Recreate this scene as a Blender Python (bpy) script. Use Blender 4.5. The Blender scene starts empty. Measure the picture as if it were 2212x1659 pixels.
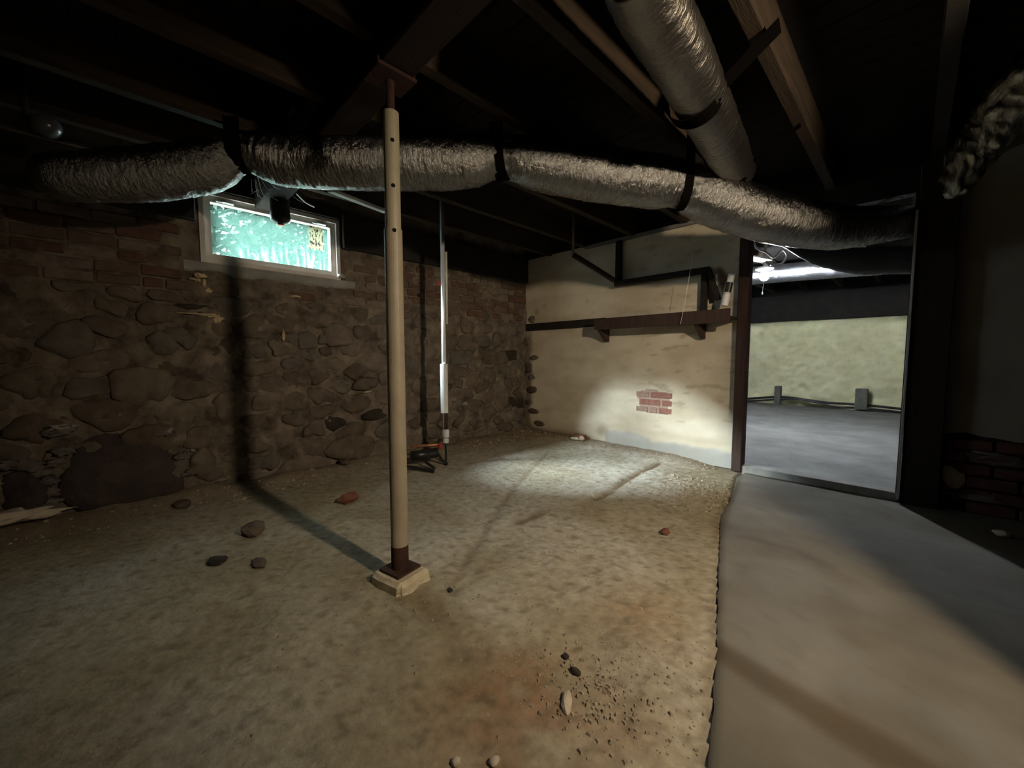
import bpy, bmesh, math, random
import numpy as np
from mathutils import Vector, Matrix, noise as mn
random.seed(7); rng = np.random.default_rng(7)
SC = bpy.context.scene
COL = SC.collection

# ------------------------------------------------------------------ camera
F, CX, CY = 845.0, 1106.0, 829.5
PITCH, YAW = math.radians(4.0), math.radians(45.6)
FH = np.array([-math.sin(YAW), math.cos(YAW), 0.0]); RT = np.array([math.cos(YAW), math.sin(YAW), 0.0]); UP = np.array([0, 0, 1.0])
FW = FH * math.cos(PITCH) - UP * math.sin(PITCH); CU = FH * math.sin(PITCH) + UP * math.cos(PITCH)
CP = np.array([3.64, -3.77, 1.0])
cam = bpy.data.cameras.new('camera'); camo = bpy.data.objects.new('camera', cam); COL.objects.link(camo)
cam.sensor_fit = 'HORIZONTAL'; cam.sensor_width = 36.0; cam.lens = F / 2212.0 * 36.0
cam.clip_start = 0.02; cam.clip_end = 100
camo.location = CP; camo.rotation_euler = (math.pi / 2 - PITCH, 0, YAW)
SC.camera = camo
# ------------------------------------------------------------------ world, sun, lamps, exposure
W = bpy.data.worlds.new('sky'); SC.world = W; W.use_nodes = True
bg = W.node_tree.nodes['Background']; bg.inputs[0].default_value = (0.80, 0.93, 1.0, 1); bg.inputs[1].default_value = 20.0
sun = bpy.data.lights.new('sun', 'SUN'); suno = bpy.data.objects.new('sun', sun); COL.objects.link(suno)
sun.energy = 162.0; sun.angle = math.radians(27); sun.color = (0.80, 0.93, 1.0)
SUN_DIR = Vector((1.5, 2.22, -1.80)).normalized()
suno.location = (-6, -9, 8); suno.rotation_euler = SUN_DIR.to_track_quat('-Z', 'Y').to_euler()
LAMP = (4.53, -2.665, 1.88)
wl = bpy.data.lights.new('warm_work_light', 'SPOT'); wlo = bpy.data.objects.new('warm_work_light', wl); COL.objects.link(wlo)
wl.spot_size = math.radians(132); wl.spot_blend = 1.0; wl.shadow_soft_size = 0.05; wl.energy = 252; wl.color = (1.0, 0.82, 0.585); wlo.location = LAMP
wlo.rotation_euler = Vector((-2.9, 1.87, -1.76)).to_track_quat('-Z', 'Y').to_euler()
SC.view_settings.view_transform = 'Standard'; SC.view_settings.look = 'None'
SC.view_settings.exposure = 0.0; SC.view_settings.gamma = 1.0; SC.view_settings.use_curve_mapping = False
BULB_STRENGTH = 2450.0

# ------------------------------------------------------------------ helpers
def ray(x, y): return (x - CX) * RT - (y - CY) * CU + F * FW
def pl(x, y, ax, v):                     # pixel of the photograph -> point on the plane axis = v
    d = ray(x, y); return CP + d * ((v - CP[ax]) / d[ax])
def dp(x, y, d): return CP + ray(x, y) * d / F
def nz(x, y, z=0.0, o=4): return mn.fractal(Vector((x, y, z)), 1.0, 2.0, o)

class MB:
    def __init__(s): s.v = []; s.f = []
    def add(s, vs, fs):
        n = len(s.v); s.v += [tuple(map(float, v)) for v in vs]; s.f += [tuple(i + n for i in f) for f in fs]; return s
    def box(s, a, b, M=None):
        x0, y0, z0 = a; x1, y1, z1 = b
        vs = [(x0, y0, z0), (x1, y0, z0), (x1, y1, z0), (x0, y1, z0), (x0, y0, z1), (x1, y0, z1), (x1, y1, z1), (x0, y1, z1)]
        if M is not None: vs = [tuple(M @ Vector(v)) for v in vs]
        return s.add(vs, [(3, 2, 1, 0), (4, 5, 6, 7), (0, 1, 5, 4), (1, 2, 6, 5), (2, 3, 7, 6), (3, 0, 4, 7)])
    def bar(s, p, q, w, h, up=(0, 0, 1)):     # box beam from p to q, w across, h along up
        p, q = Vector(p), Vector(q); d = (q - p); L = d.length; d.normalize()
        u = Vector(up); r = d.cross(u).normalized(); u = r.cross(d)
        M = Matrix((r, d, u)).transposed().to_4x4(); M.translation = p
        return s.box((-w / 2, 0, -h / 2), (w / 2, L, h / 2), M)
    def tube(s, pts, r, n=10, cap=True):
        pts = [Vector(p) for p in pts]; rs = r if hasattr(r, '__len__') else [r] * len(pts)
        t0 = (pts[1] - pts[0]).normalized(); a = t0.orthogonal().normalized(); base = len(s.v); vs = []
        for i, p in enumerate(pts):
            t = (pts[min(i + 1, len(pts) - 1)] - pts[max(i - 1, 0)]).normalized()
            a = (a - t * a.dot(t)).normalized(); b = t.cross(a)
            for k in range(n):
                th = 2 * math.pi * k / n; vs.append(p + (a * math.cos(th) + b * math.sin(th)) * rs[i])
        fs = [(i * n + k, i * n + (k + 1) % n, (i + 1) * n + (k + 1) % n, (i + 1) * n + k) for i in range(len(pts) - 1) for k in range(n)]
        if cap: fs += [tuple(range(n))[::-1], tuple(range((len(pts) - 1) * n, len(pts) * n))]
        return s.add(vs, fs)
    def lathe(s, prof, c=(0, 0, 0), n=20, axis=None):   # prof: (radius, height)
        vs = []; c = Vector(c); M = Vector((0, 0, 1)).rotation_difference(Vector(axis)).to_matrix() if axis else Matrix.Identity(3)
        for r, h in prof:
            for k in range(n):
                th = 2 * math.pi * k / n; vs.append(c + M @ Vector((r * math.cos(th), r * math.sin(th), h)))
        m = len(prof); fs = [(i * n + k, i * n + (k + 1) % n, (i + 1) * n + (k + 1) % n, (i + 1) * n + k) for i in range(m - 1) for k in range(n)]
        fs += [tuple(range(n))[::-1], tuple(range((m - 1) * n, m * n))]
        return s.add(vs, fs)
    def build(s, name, m, parent=None, smooth=False, bevel=0, loc=None, kind=None):
        me = bpy.data.meshes.new(name); me.from_pydata(s.v, [], s.f); me.update()
        bm = bmesh.new(); bm.from_mesh(me)
        if bevel: bmesh.ops.bevel(bm, geom=[e for e in bm.edges], offset=bevel, segments=1, affect='EDGES', profile=0.5)
        bmesh.ops.recalc_face_normals(bm, faces=bm.faces[:]); bm.to_mesh(me); bm.free()
        if smooth: me.polygons.foreach_set('use_smooth', [True] * len(me.polygons))
        if m: me.materials.append(m)
        o = bpy.data.objects.new(name, me); COL.objects.link(o)
        if loc is not None:                     # world-space mesh: put the origin at loc
            me.transform(Matrix.Translation(-Vector(loc))); o.location = Vector(loc)
        if parent: adopt(o, parent)
        if kind: o['kind'] = kind
        return o
def adopt(o, p):
    o.parent = p; o.location = Vector(o.location) - world_loc(p)
def world_loc(p):
    l = Vector(p.location)
    return l + world_loc(p.parent) if p.parent else l
def tag(o, label, cat, group=None, kind=None):
    o['label'] = label; o['category'] = cat
    if group: o['group'] = group
    if kind: o['kind'] = kind
    return o
def thing(name, loc, label, cat, group=None):
    o = bpy.data.objects.new(name, None); COL.objects.link(o); o.location = Vector(loc); o.empty_display_size = 0.05
    return tag(o, label, cat, group)
def struct(name, mb, m, **k):
    o = mb.build(name, m, **k); o['kind'] = 'structure'; return o

# ------------------------------------------------------------------ materials
def mat(name, c1, c2=None, rough=0.9, scale=6.0, bump=0.0, bscale=60.0, metal=0.0, spec=0.3, stretch=None, attr=None, detail=6, contrast=(0.3, 0.7)):
    m = bpy.data.materials.new(name); m.use_nodes = True; nt = m.node_tree; N = nt.nodes; L = nt.links
    b = N['Principled BSDF']; b.inputs['Roughness'].default_value = rough; b.inputs['Metallic'].default_value = metal
    b.inputs['Specular IOR Level'].default_value = spec
    tc = N.new('ShaderNodeTexCoord'); geo = N.new('ShaderNodeNewGeometry'); src = geo.outputs['Position']
    if stretch:
        mp = N.new('ShaderNodeMapping'); mp.inputs['Scale'].default_value = stretch; L.new(src, mp.inputs[0]); src = mp.outputs[0]
    nzn = N.new('ShaderNodeTexNoise'); nzn.inputs['Scale'].default_value = scale; nzn.inputs['Detail'].default_value = detail; nzn.inputs['Roughness'].default_value = 0.62
    L.new(src, nzn.inputs['Vector'])
    r = N.new('ShaderNodeValToRGB'); L.new(nzn.outputs['Fac'], r.inputs[0])
    c2 = c2 or c1
    r.color_ramp.elements[0].position = contrast[0]; r.color_ramp.elements[1].position = contrast[1]
    r.color_ramp.elements[0].color = (*c1, 1); r.color_ramp.elements[1].color = (*c2, 1)
    out = r.outputs[0]
    if attr:
        a = N.new('ShaderNodeAttribute'); a.attribute_name = attr
        mx = N.new('ShaderNodeMix'); mx.data_type = 'RGBA'; mx.blend_type = 'MULTIPLY'; mx.inputs[0].default_value = 1.0
        L.new(out, mx.inputs[6]); L.new(a.outputs['Color'], mx.inputs[7]); out = mx.outputs[2]
    L.new(out, b.inputs['Base Color'])
    if bump:
        n2 = N.new('ShaderNodeTexNoise'); n2.inputs['Scale'].default_value = bscale; n2.inputs['Detail'].default_value = 5; L.new(src, n2.inputs['Vector'])
        bp = N.new('ShaderNodeBump'); bp.inputs['Strength'].default_value = bump; bp.inputs['Distance'].default_value = 0.01
        L.new(n2.outputs['Fac'], bp.inputs['Height']); L.new(bp.outputs[0], b.inputs['Normal'])
    return m
def emit(name, c, s):
    m = bpy.data.materials.new(name); m.use_nodes = True; nt = m.node_tree; nt.nodes.remove(nt.nodes['Principled BSDF'])
    e = nt.nodes.new('ShaderNodeEmission'); e.inputs[0].default_value = (*c, 1); e.inputs[1].default_value = s
    nt.links.new(e.outputs[0], nt.nodes['Material Output'].inputs[0]); return m
M = {}
M['dirt'] = mat('dirt', (0.70, 0.69, 0.67), (1.10, 1.10, 1.10), 0.95, 24, 0.9, 38, attr='Col', spec=0.15)
M['slab'] = mat('slab_concrete', (0.80, 0.80, 0.80), (1.0, 1.0, 1.0), 0.85, 5, 0.12, 90, attr='Col', spec=0.25)
M['farfloor'] = mat('far_concrete', (0.165, 0.165, 0.155), (0.29, 0.288, 0.272), 0.8, 2.2, 0.15, 40)
M['mortar'] = mat('mortar', (0.062, 0.047, 0.035), (0.215, 0.175, 0.135), 0.95, 6.5, 0.9, 30, spec=0.1, detail=9, contrast=(0.36, 0.66))
STONE = [mat('fieldstone_%s' % n, a, b, 0.9, 9, 0.5, 40, spec=0.15) for n, a, b in (
    ('brown', (0.075, 0.057, 0.043), (0.145, 0.115, 0.088)), ('tan', (0.095, 0.075, 0.057), (0.175, 0.143, 0.11)),
    ('grey', (0.075, 0.065, 0.054), (0.145, 0.124, 0.102)), ('umber', (0.06, 0.045, 0.034), (0.125, 0.097, 0.072)))]
M['purple'] = mat('purple_boulder', (0.034, 0.024, 0.023), (0.062, 0.046, 0.043), 0.9, 11, 0.9, 30)
M['darkstone_pitshade'] = mat('dark_stone', (0.02, 0.016, 0.012), (0.045, 0.036, 0.028), 0.95, 8, 0.4, 40)  # dark stone colour, also used as shade in wall pits
BRICK = [mat('brick_%s' % n, a, b, 0.92, 14, 0.4, 70, spec=0.12) for n, a, b in (
    ('red', (0.085, 0.046, 0.034), (0.135, 0.078, 0.058)), ('brown', (0.088, 0.06, 0.045), (0.14, 0.10, 0.076)), ('pale', (0.125, 0.095, 0.076), (0.20, 0.155, 0.125)))]
PATCHBRICK = [mat('patch_brick_%s' % n, a, b, 0.9, 22, 0.5, 80, spec=0.15) for n, a, b in (
    ('red', (0.20, 0.085, 0.065), (0.29, 0.15, 0.115)), ('dull', (0.23, 0.145, 0.115), (0.33, 0.225, 0.18)))]
RBRICK = [mat('bare_brick_red', (0.065, 0.026, 0.024), (0.11, 0.046, 0.04), 0.9, 14, .4, 70), mat('bare_brick_dark', (0.07, 0.038, 0.034), (0.115, 0.066, 0.058), 0.9, 14, .4, 70)]
M['patchmortar'] = mat('pink_mortar', (0.30, 0.20, 0.155), (0.42, 0.31, 0.25), 0.95, 20, 0.5, 80)
M['plaster'] = mat('plaster', (0.86, 0.86, 0.86), (1.0, 1.0, 1.0), 0.9, 3.5, 0.15, 60, attr='Col', spec=0.15)
M['parge'] = mat('grey_parge', (0.20, 0.195, 0.18), (0.30, 0.29, 0.27), 0.9, 7, 0.3, 50)
M['mauvemortar'] = mat('mauve_mortar', (0.085, 0.07, 0.063), (0.17, 0.145, 0.13), 0.95, 12, 0.6, 40)
M['efflor'] = mat('pale_mortar_dabs', (0.40, 0.30, 0.17), (0.58, 0.45, 0.28), 0.95, 20, 0.6, 60)
M['joist'] = mat('old_joist_wood', (0.018, 0.011, 0.0065), (0.048, 0.031, 0.017), 0.85, 5, 0.3, 30, stretch=(6, 0.6, 6))
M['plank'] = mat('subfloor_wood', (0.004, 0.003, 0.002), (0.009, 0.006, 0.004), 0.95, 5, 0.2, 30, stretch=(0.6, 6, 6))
M['girder'] = mat('girder_wood', (0.014, 0.008, 0.006), (0.028, 0.016, 0.011), 0.85, 5, 0.3, 30, stretch=(0.6, 6, 6))
M['sillwood_and_shade'] = mat('sill_wood_and_shade', (0.010, 0.008, 0.007), (0.022, 0.018, 0.015), 0.9, 5, 0.3, 30)  # dark sill timber; also carries shade on right joists and wall body
M['postwood'] = mat('brown_post_wood', (0.03, 0.017, 0.013), (0.06, 0.034, 0.026), 0.75, 6, 0.3, 30, stretch=(8, 8, 0.7))
M['darkpost'] = mat('blackened_post_wood', (0.012, 0.009, 0.008), (0.024, 0.018, 0.015), 0.85, 6, 0.3, 30, stretch=(8, 8, 0.7))
M['greywood'] = mat('grey_wood', (0.10, 0.095, 0.088), (0.19, 0.18, 0.165), 0.85, 6, 0.3, 30)
M['paleboard'] = mat('pale_board', (0.42, 0.41, 0.38), (0.58, 0.57, 0.54), 0.8, 8, 0.1, 40)
M['column'] = mat('column_paint', (0.27, 0.235, 0.165), (0.34, 0.30, 0.215), 0.5, 7, 0.06, 120, spec=0.4)
M['columnlow'] = mat('column_paint_aged', (0.24, 0.20, 0.14), (0.32, 0.275, 0.20), 0.5, 7, 0.06, 120, spec=0.4)
M['rust'] = mat('rust', (0.026, 0.012, 0.009), (0.055, 0.024, 0.016), 0.85, 18, 0.4, 80)
M['hole'] = mat('dark_hole', (0.004, 0.004, 0.004), None, 1.0)
M['footing'] = mat('footing_concrete', (0.38, 0.32, 0.22), (0.56, 0.49, 0.36), 0.92, 14, 0.5, 60)
M['strap'] = mat('black_strap', (0.0025, 0.0022, 0.002), (0.004, 0.0035, 0.003), 1.0, 10, spec=0.0)
M['blackplastic'] = mat('black_plastic', (0.009, 0.009, 0.009), (0.02, 0.02, 0.02), 0.38, 10, spec=0.45)
M['galv'] = mat('galvanised_steel', (0.55, 0.58, 0.62), (0.75, 0.78, 0.82), 0.35, 12, 0.1, 60, metal=0.35)
M['pvc'] = mat('pale_pipe_wrap', (0.50, 0.50, 0.50), (0.66, 0.66, 0.66), 0.45, 10, 0.1, 30)
M['copper'] = mat('copper', (0.45, 0.19, 0.10), (0.60, 0.28, 0.16), 0.45, 10, metal=0.7)
M['redhandle'] = mat('red_enamel', (0.35, 0.02, 0.02), (0.45, 0.03, 0.03), 0.3, 10, spec=0.5)
M['vinyl'] = mat('window_vinyl', (0.50, 0.47, 0.43), (0.60, 0.57, 0.52), 0.55, 8, 0.05, 40)
M['latch'] = mat('latch_white', (0.75, 0.75, 0.78), None, 0.4)
M['white'] = mat('white_plastic', (0.75, 0.75, 0.75), (0.82, 0.82, 0.82), 0.45, 10)
M['foam'] = mat('spray_foam', (0.66, 0.62, 0.36), (0.82, 0.79, 0.52), 0.85, 4, 0.9, 16, spec=0.2)
M['leaf'] = mat('leaf', (0.008, 0.019, 0.011), (0.012, 0.027, 0.016), 0.6, 4)
M['grass'] = mat('grass', (0.01, 0.022, 0.015), (0.02, 0.032, 0.022), 0.9, 8)
M['stripwood_lit'] = mat('lit_jamb_strip', (0.30, 0.30, 0.32), (0.42, 0.42, 0.44), 0.7, 9)  # pale tone carries the light on the jamb edge
M['blockgrey'] = mat('block_grey', (0.10, 0.10, 0.085), (0.15, 0.15, 0.125), 0.9, 9)
M['web'] = mat('cobweb_silk', (0.55, 0.57, 0.56), None, 0.8)
M['chip'] = mat('gravel_chip', (0.17, 0.135, 0.095), (0.42, 0.36, 0.27), 0.95, 30)
M['redstone'] = mat('red_brick_fragment', (0.13, 0.05, 0.03), (0.20, 0.085, 0.05), 0.9, 25, 0.4, 90)
M['palestone'] = mat('pale_stone', (0.42, 0.36, 0.28), (0.55, 0.48, 0.38), 0.9, 20, 0.3, 80)
M['dustyglass'] = mat('dusty_bulb_glass', (0.07, 0.075, 0.085), (0.12, 0.125, 0.135), 0.22, 10, spec=0.8)
M['bulb'] = emit('lit_bulb', (0.86, 0.93, 1.0), BULB_STRENGTH)
def foil(name, c1, c2, rough, bs, stretch):
    m = mat(name, c1, c2, rough, 5, 0, metal=1.0); nt = m.node_tree; N = nt.nodes; L = nt.links; b = N['Principled BSDF']
    uv = N.new('ShaderNodeUVMap'); mp = N.new('ShaderNodeMapping'); mp.inputs['Scale'].default_value = stretch; L.new(uv.outputs[0], mp.inputs[0])
    a = N.new('ShaderNodeTexNoise'); a.inputs['Scale'].default_value = 1.0; a.inputs['Detail'].default_value = 6; a.inputs['Roughness'].default_value = 0.6; L.new(mp.outputs[0], a.inputs['Vector'])
    bp = N.new('ShaderNodeBump'); bp.inputs['Strength'].default_value = bs; bp.inputs['Distance'].default_value = 0.016
    L.new(a.outputs['Fac'], bp.inputs['Height']); L.new(bp.outputs[0], b.inputs['Normal']); return m
M['foil'] = foil('duct_foil', (0.24, 0.23, 0.22), (0.34, 0.33, 0.315), 0.22, 1.0, (60, 10, 1))
M['foil2'] = foil('branch_duct_foil', (0.17, 0.155, 0.14), (0.25, 0.23, 0.205), 0.36, 0.6, (60, 8, 1))
M['wrapfoil'] = foil('foil_wrap', (0.30, 0.32, 0.30), (0.45, 0.47, 0.45), 0.35, 0.7, (14, 8, 1))
M['farfoil'] = foil('far_duct_foil', (0.5, 0.52, 0.55), (0.68, 0.70, 0.73), 0.3, 0.7, (60, 8, 1))

def setcol(o, fn):                       # per-vertex albedo (dirt, dust, stains and tone changes)
    me = o.data; a = me.color_attributes.new('Col', 'FLOAT_COLOR', 'POINT')
    dat = np.ones((len(me.vertices), 4), dtype=np.float32)
    for i, v in enumerate(me.vertices): dat[i, :3] = fn(v.co + o.location)
    a.data.foreach_set('color', dat.ravel())
def sstep(a, b, x):
    t = min(1, max(0, (x - a) / (b - a))); return t * t * (3 - 2 * t)
def lerp(a, b, t): return tuple(x + (y - x) * t for x, y in zip(a, b))
def segd(p, a, b):
    ax, ay = b[0] - a[0], b[1] - a[1]; t = max(0, min(1, ((p[0] - a[0]) * ax + (p[1] - a[1]) * ay) / (ax * ax + ay * ay)))
    return math.hypot(p[0] - a[0] - t * ax, p[1] - a[1] - t * ay), t
def polyd(p, pts): return min(segd(p, pts[i], pts[i + 1])[0] for i in range(len(pts) - 1))
def inpoly(p, poly):
    x, y = p; c = False; n = len(poly)
    for i in range(n):
        (x0, y0), (x1, y1) = poly[i], poly[i - 1]
        if (y0 > y) != (y1 > y) and x < (x1 - x0) * (y - y0) / (y1 - y0) + x0: c = not c
    return c
def fpx(*pts): return [tuple(pl(x, y, 2, 0.0)[:2]) for x, y in pts]      # floor points
YB = 0.05                                                               # face of the plastered wall
def bpx(*pts): return [(p[0], p[2]) for p in (pl(x, y, 1, YB) for x, y in pts)]
def lpx(*pts): return [(p[1], p[2]) for p in (pl(x, y, 0, 0.0) for x, y in pts)]

# ------------------------------------------------------------------ floor
SE = fpx((1592, 1030), (1575, 1080), (1557, 1110), (1552, 1250), (1548, 1400), (1540, 1520), (1530, 1659)) + [(3.75, -4.6), (3.9, -5.6)]
def slab_edge(y):
    for (x0, y0), (x1, y1) in zip(SE, SE[1:]):
        if y1 <= y <= y0: return x0 + (x1 - x0) * (y - y0) / (y1 - y0)
    return SE[0][0] if y > SE[0][1] else SE[-1][0]
G1 = fpx((1185, 975), (1130, 1030), (1085, 1085), (1045, 1150), (1000, 1215), (975, 1260)); G2 = fpx((1425, 998), (1370, 1025), (1320, 1058), (1285, 1075)); G3 = fpx((890, 1290), (960, 1340), (1000, 1420)); G4 = fpx((1165, 1105), (1120, 1125))
G5 = fpx((1035, 1235), (1075, 1190), (1140, 1165), (1260, 1150))
def fh(x, y):                            # height of the dirt floor
    h = 0.010 * nz(x * 1.3, y * 1.3, 1) + 0.006 * nz(x * 6, y * 6, 5, 3) + 0.0035 * nz(x * 19, y * 19, 9, 2)
    p = (x, y)
    for g, w, d in ((G1, 0.020, 0.009), (G2, 0.03, 0.022), (G3, 0.06, 0.004), (G4, 0.03, 0.012), (G5, 0.05, 0.003)):
        q = polyd(p, g) + 0.012 * nz(x * 14, y * 14, 3, 2)
        h -= d * math.exp(-(q / w) ** 2)
    h += 0.07 * (1 - sstep(0.0, 0.34, x)) * (0.6 + 0.4 * nz(x * 2, y * 3, 2)) if x < 0.34 else 0      # earth heaped against the stone wall
    h += 0.05 * sstep(-0.30, 0.03, y) * (1 - sstep(2.0, 2.5, x))
    return h - 0.007 - (0.025 if x > slab_edge(y) - 0.004 else 0)
def grid(x0, x1, y0, y1, nx, ny, fx):
    xs = np.linspace(x0, x1, nx); ys = np.linspace(y0, y1, ny); mb = MB()
    mb.v = [fx(float(x), float(y)) for y in ys for x in xs]
    mb.f = [(j * nx + i, j * nx + i + 1, (j + 1) * nx + i + 1, (j + 1) * nx + i) for j in range(ny - 1) for i in range(nx - 1)]
    return mb
mb = grid(-0.05, 3.9, -5.6, 0.10, 190, 260, lambda x, y: (x, y, fh(x, y)))
keep = []
for f in mb.f:
    cx = sum(mb.v[i][0] for i in f) / 4; cy = sum(mb.v[i][1] for i in f) / 4
    if cx < slab_edge(cy) + 0.05: keep.append(f)
mb.f = keep
struct('floor_base', MB().box((-0.4, -5.9, -0.35), (6.3, 0.2, -0.14)).box((-1.3, 0.2, -0.35), (6.3, 6.5, -0.14)), M['mortar'])
floor = struct('floor', mb, M['dirt'], smooth=True)
RED = [(*fpx((1090, 1540))[0], 0.22, 0.8), (*fpx((1400, 1320))[0], 0.16, 0.6), (*fpx((1150, 1470))[0], 0.12, 0.5), (*fpx((1330, 1590))[0], 0.15, 0.35)]
def dirtcol(v):
    x, y = v.x, v.y; n = nz(x * 2.2, y * 2.2, 4); n2 = nz(x * 9, y * 9, 7, 3)
    c = lerp((0.295, 0.25, 0.165), (0.375, 0.33, 0.235), sstep(-0.4, 0.5, n))
    w = 0.5 * sstep(-0.3, 0.6, nz(x * 0.8 + 3.1, y * 0.8, 35, 3) + 0.12)          # pale dust lying in drifts
    c = lerp(c, (0.56, 0.545, 0.515), min(1, w * (0.85 + 0.35 * n2)))
    for a, b, r, k in RED:
        c = lerp(c, (0.27, 0.15, 0.085), k * math.exp(-((x - a) ** 2 + (y - b) ** 2) / r ** 2) * sstep(-0.5, 0.5, n2 + 0.2))
    for g, w_, k in ((G1, 0.016, 0.5), (G2, 0.028, 0.95), (G3, 0.05, 0.3), (G4, 0.035, 0.7), (G5, 0.03, 0.12)):
        q = polyd((x, y), g) + 0.012 * nz(x * 14, y * 14, 3, 2); c = lerp(c, (0.13, 0.078, 0.035), k * math.exp(-(q / w_) ** 2))
    # dark crumbs in the rough patch by the door; darker towards the walls
    e = math.exp(-(((x - 2.36) / 0.22) ** 2 + ((y + 0.55) / 0.35) ** 2)); c = lerp(c, (0.17, 0.125, 0.085), e * sstep(0.0, 0.25, nz(x * 22, y * 22, 11, 3)))
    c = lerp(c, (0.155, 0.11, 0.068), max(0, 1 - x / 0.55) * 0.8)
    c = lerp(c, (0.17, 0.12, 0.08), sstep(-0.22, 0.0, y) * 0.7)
    d = sstep(0.30, 0.42, nz(x * 21, y * 21, 21, 3)); c = lerp(c, (0.15, 0.115, 0.075), d * 0.5)
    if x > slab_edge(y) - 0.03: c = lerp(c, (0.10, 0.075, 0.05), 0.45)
    return c
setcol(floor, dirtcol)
# smooth concrete slab to the door and the right
def slabh(x, y): return 0.004 + 0.005 * nz(x * 1.5, y * 1.5, 31, 3) + 0.0012 * nz(x * 14, y * 14, 3, 2)
ys = np.linspace(0.27, -5.5, 240); mb = MB(); nx = 70
for y in ys:
    xe = slab_edge(y) + 0.006 * nz(y * 12, 0, 3, 3)
    for i in range(nx):
        x = xe + (6.0 - xe) * (i / (nx - 1)) ** 1.25
        mb.v.append((x, y, slabh(x, y) - (0.014 if i == 0 else 0)))
mb.f = [(j * nx + i, j * nx + i + 1, (j + 1) * nx + i + 1, (j + 1) * nx + i) for j in range(239) for i in range(nx - 1)]
slab = struct('floor_slab', mb, M['slab'], smooth=True)
ST = fpx((1540, 1400), (1700, 1500), (1950, 1650)); ST = ST + [(ST[-1][0] + 0.5, ST[-1][1] - 0.12)]
ST2 = fpx((1600, 1160), (1720, 1190), (1790, 1225))
def slabcol(v):
    x, y = v.x, v.y; n = nz(x * 2.5, y * 2.5, 14); c = lerp((0.118, 0.102, 0.074), (0.146, 0.128, 0.095), sstep(-0.5, 0.5, n))
    c = lerp(c, (0.24, 0.232, 0.215), 0.3 * sstep(-0.2, 0.4, nz(x * 1.7, y * 1.7, 18, 3)))
    q = polyd((x, y), ST); c = lerp(c, (0.075, 0.052, 0.026), 0.8 * math.exp(-(q / (0.05 + 0.04 * (x - 3.2))) ** 4) if x > 3.15 else 0)
    q = polyd((x, y), ST2) + 0.03 * n; c = lerp(c, (0.085, 0.07, 0.052), 0.6 * math.exp(-(q / 0.035) ** 2))
    d = sstep(0.42, 0.55, nz(x * 11, y * 11, 22, 3)); c = lerp(c, (0.10, 0.083, 0.062), d * 0.22)
    return c
setcol(slab, slabcol)
struct('floor_far_room', grid(-1.0, 6.0, 0.20, 6.2, 60, 60, lambda x, y: (x, y, 0.012 + 0.012 * nz(x * 1.5, y * 1.5, 6, 3))), M['farfloor'], smooth=True)

# ------------------------------------------------------------------ stone wall (left)
WY0, WY1, WZ0, WZ1 = -3.36, -2.37, 1.685, 2.205         # window opening
mb = MB()
def hole(cy, cz): return WY0 + 0.02 < cy < WY1 - 0.02 and WZ0 + 0.02 < cz < WZ1 - 0.02
wall_left = MB().box((-0.40, -5.6, -0.2), (-0.03, 0.3, 1.55)).box((-0.15, -5.6, 1.55), (-0.03, 0.3, WZ0)).box((-0.15, -5.6, WZ0), (-0.03, WY0, 2.5)).box((-0.15, WY1, WZ0), (-0.03, 0.3, 2.5)).box((-0.15, WY0, WZ1), (-0.03, WY1, 2.5))
wall_left = struct('wall_left', wall_left, M['mortar'])
def ml(y, z): return 0.018 * nz(y * 2.5, z * 2.5, 41) + 0.017 * nz(y * 7, z * 8, 4, 4) + 0.008 * nz(y * 22, z * 26, 6, 3) + 0.006
g = grid(-5.6, 0.06, -0.05, 2.3, 330, 140, lambda y, z: (ml(y, z) if not (WY0 - 0.1 < y < WY1 + 0.1 and z > WZ0 - 0.12) else -0.008, y, z))
g.f = [f for f in g.f if not hole(sum(g.v[i][1] for i in f) / 4, sum(g.v[i][2] for i in f) / 4)]
g.build('mortar_face', M['mortar'], wall_left, smooth=True)
def stone_mesh(poly_r, c, thick, seed, depth=0.05, rough=0.16, axis='x'):
    n = len(poly_r); vs = []; fs = []; ta, tb_ = 0.55 * math.sin(seed * 7.3), 0.55 * math.cos(seed * 5.1); rm = sum(poly_r) / n
    rings = ((1.0, -depth), (1.0, 0.1 * thick), (0.93, 0.62 * thick), (0.70, 0.92 * thick), (0.36, 1.0 * thick))
    for ri, (k, h) in enumerate(rings):
        for i in range(n):
            th = 2 * math.pi * i / n; r = poly_r[i] * k
            y, z = c[0] + r * math.cos(th), c[1] + r * math.sin(th)
            hh = h + (thick * (rough * 3 * nz(y * 11 + seed, z * 11, seed, 3) + (r / rm) * (ta * math.cos(th) + tb_ * math.sin(th))) if ri > 0 else 0)
            vs.append((hh, y, z))
    vs.append((thick * (1 + rough * nz(seed, 1, 2)), c[0], c[1]))
    for ri in range(len(rings) - 1):
        for i in range(n): fs.append((ri * n + i, ri * n + (i + 1) % n, (ri + 1) * n + (i + 1) % n, (ri + 1) * n + i))
    k = (len(rings) - 1) * n
    for i in range(n): fs.append((k + i, k + (i + 1) % n, len(vs) - 1))
    if axis == 'y': vs = [(y, YB - x, z) for x, y, z in vs]
    mb = MB(); mb.add(vs, fs); return mb
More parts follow.
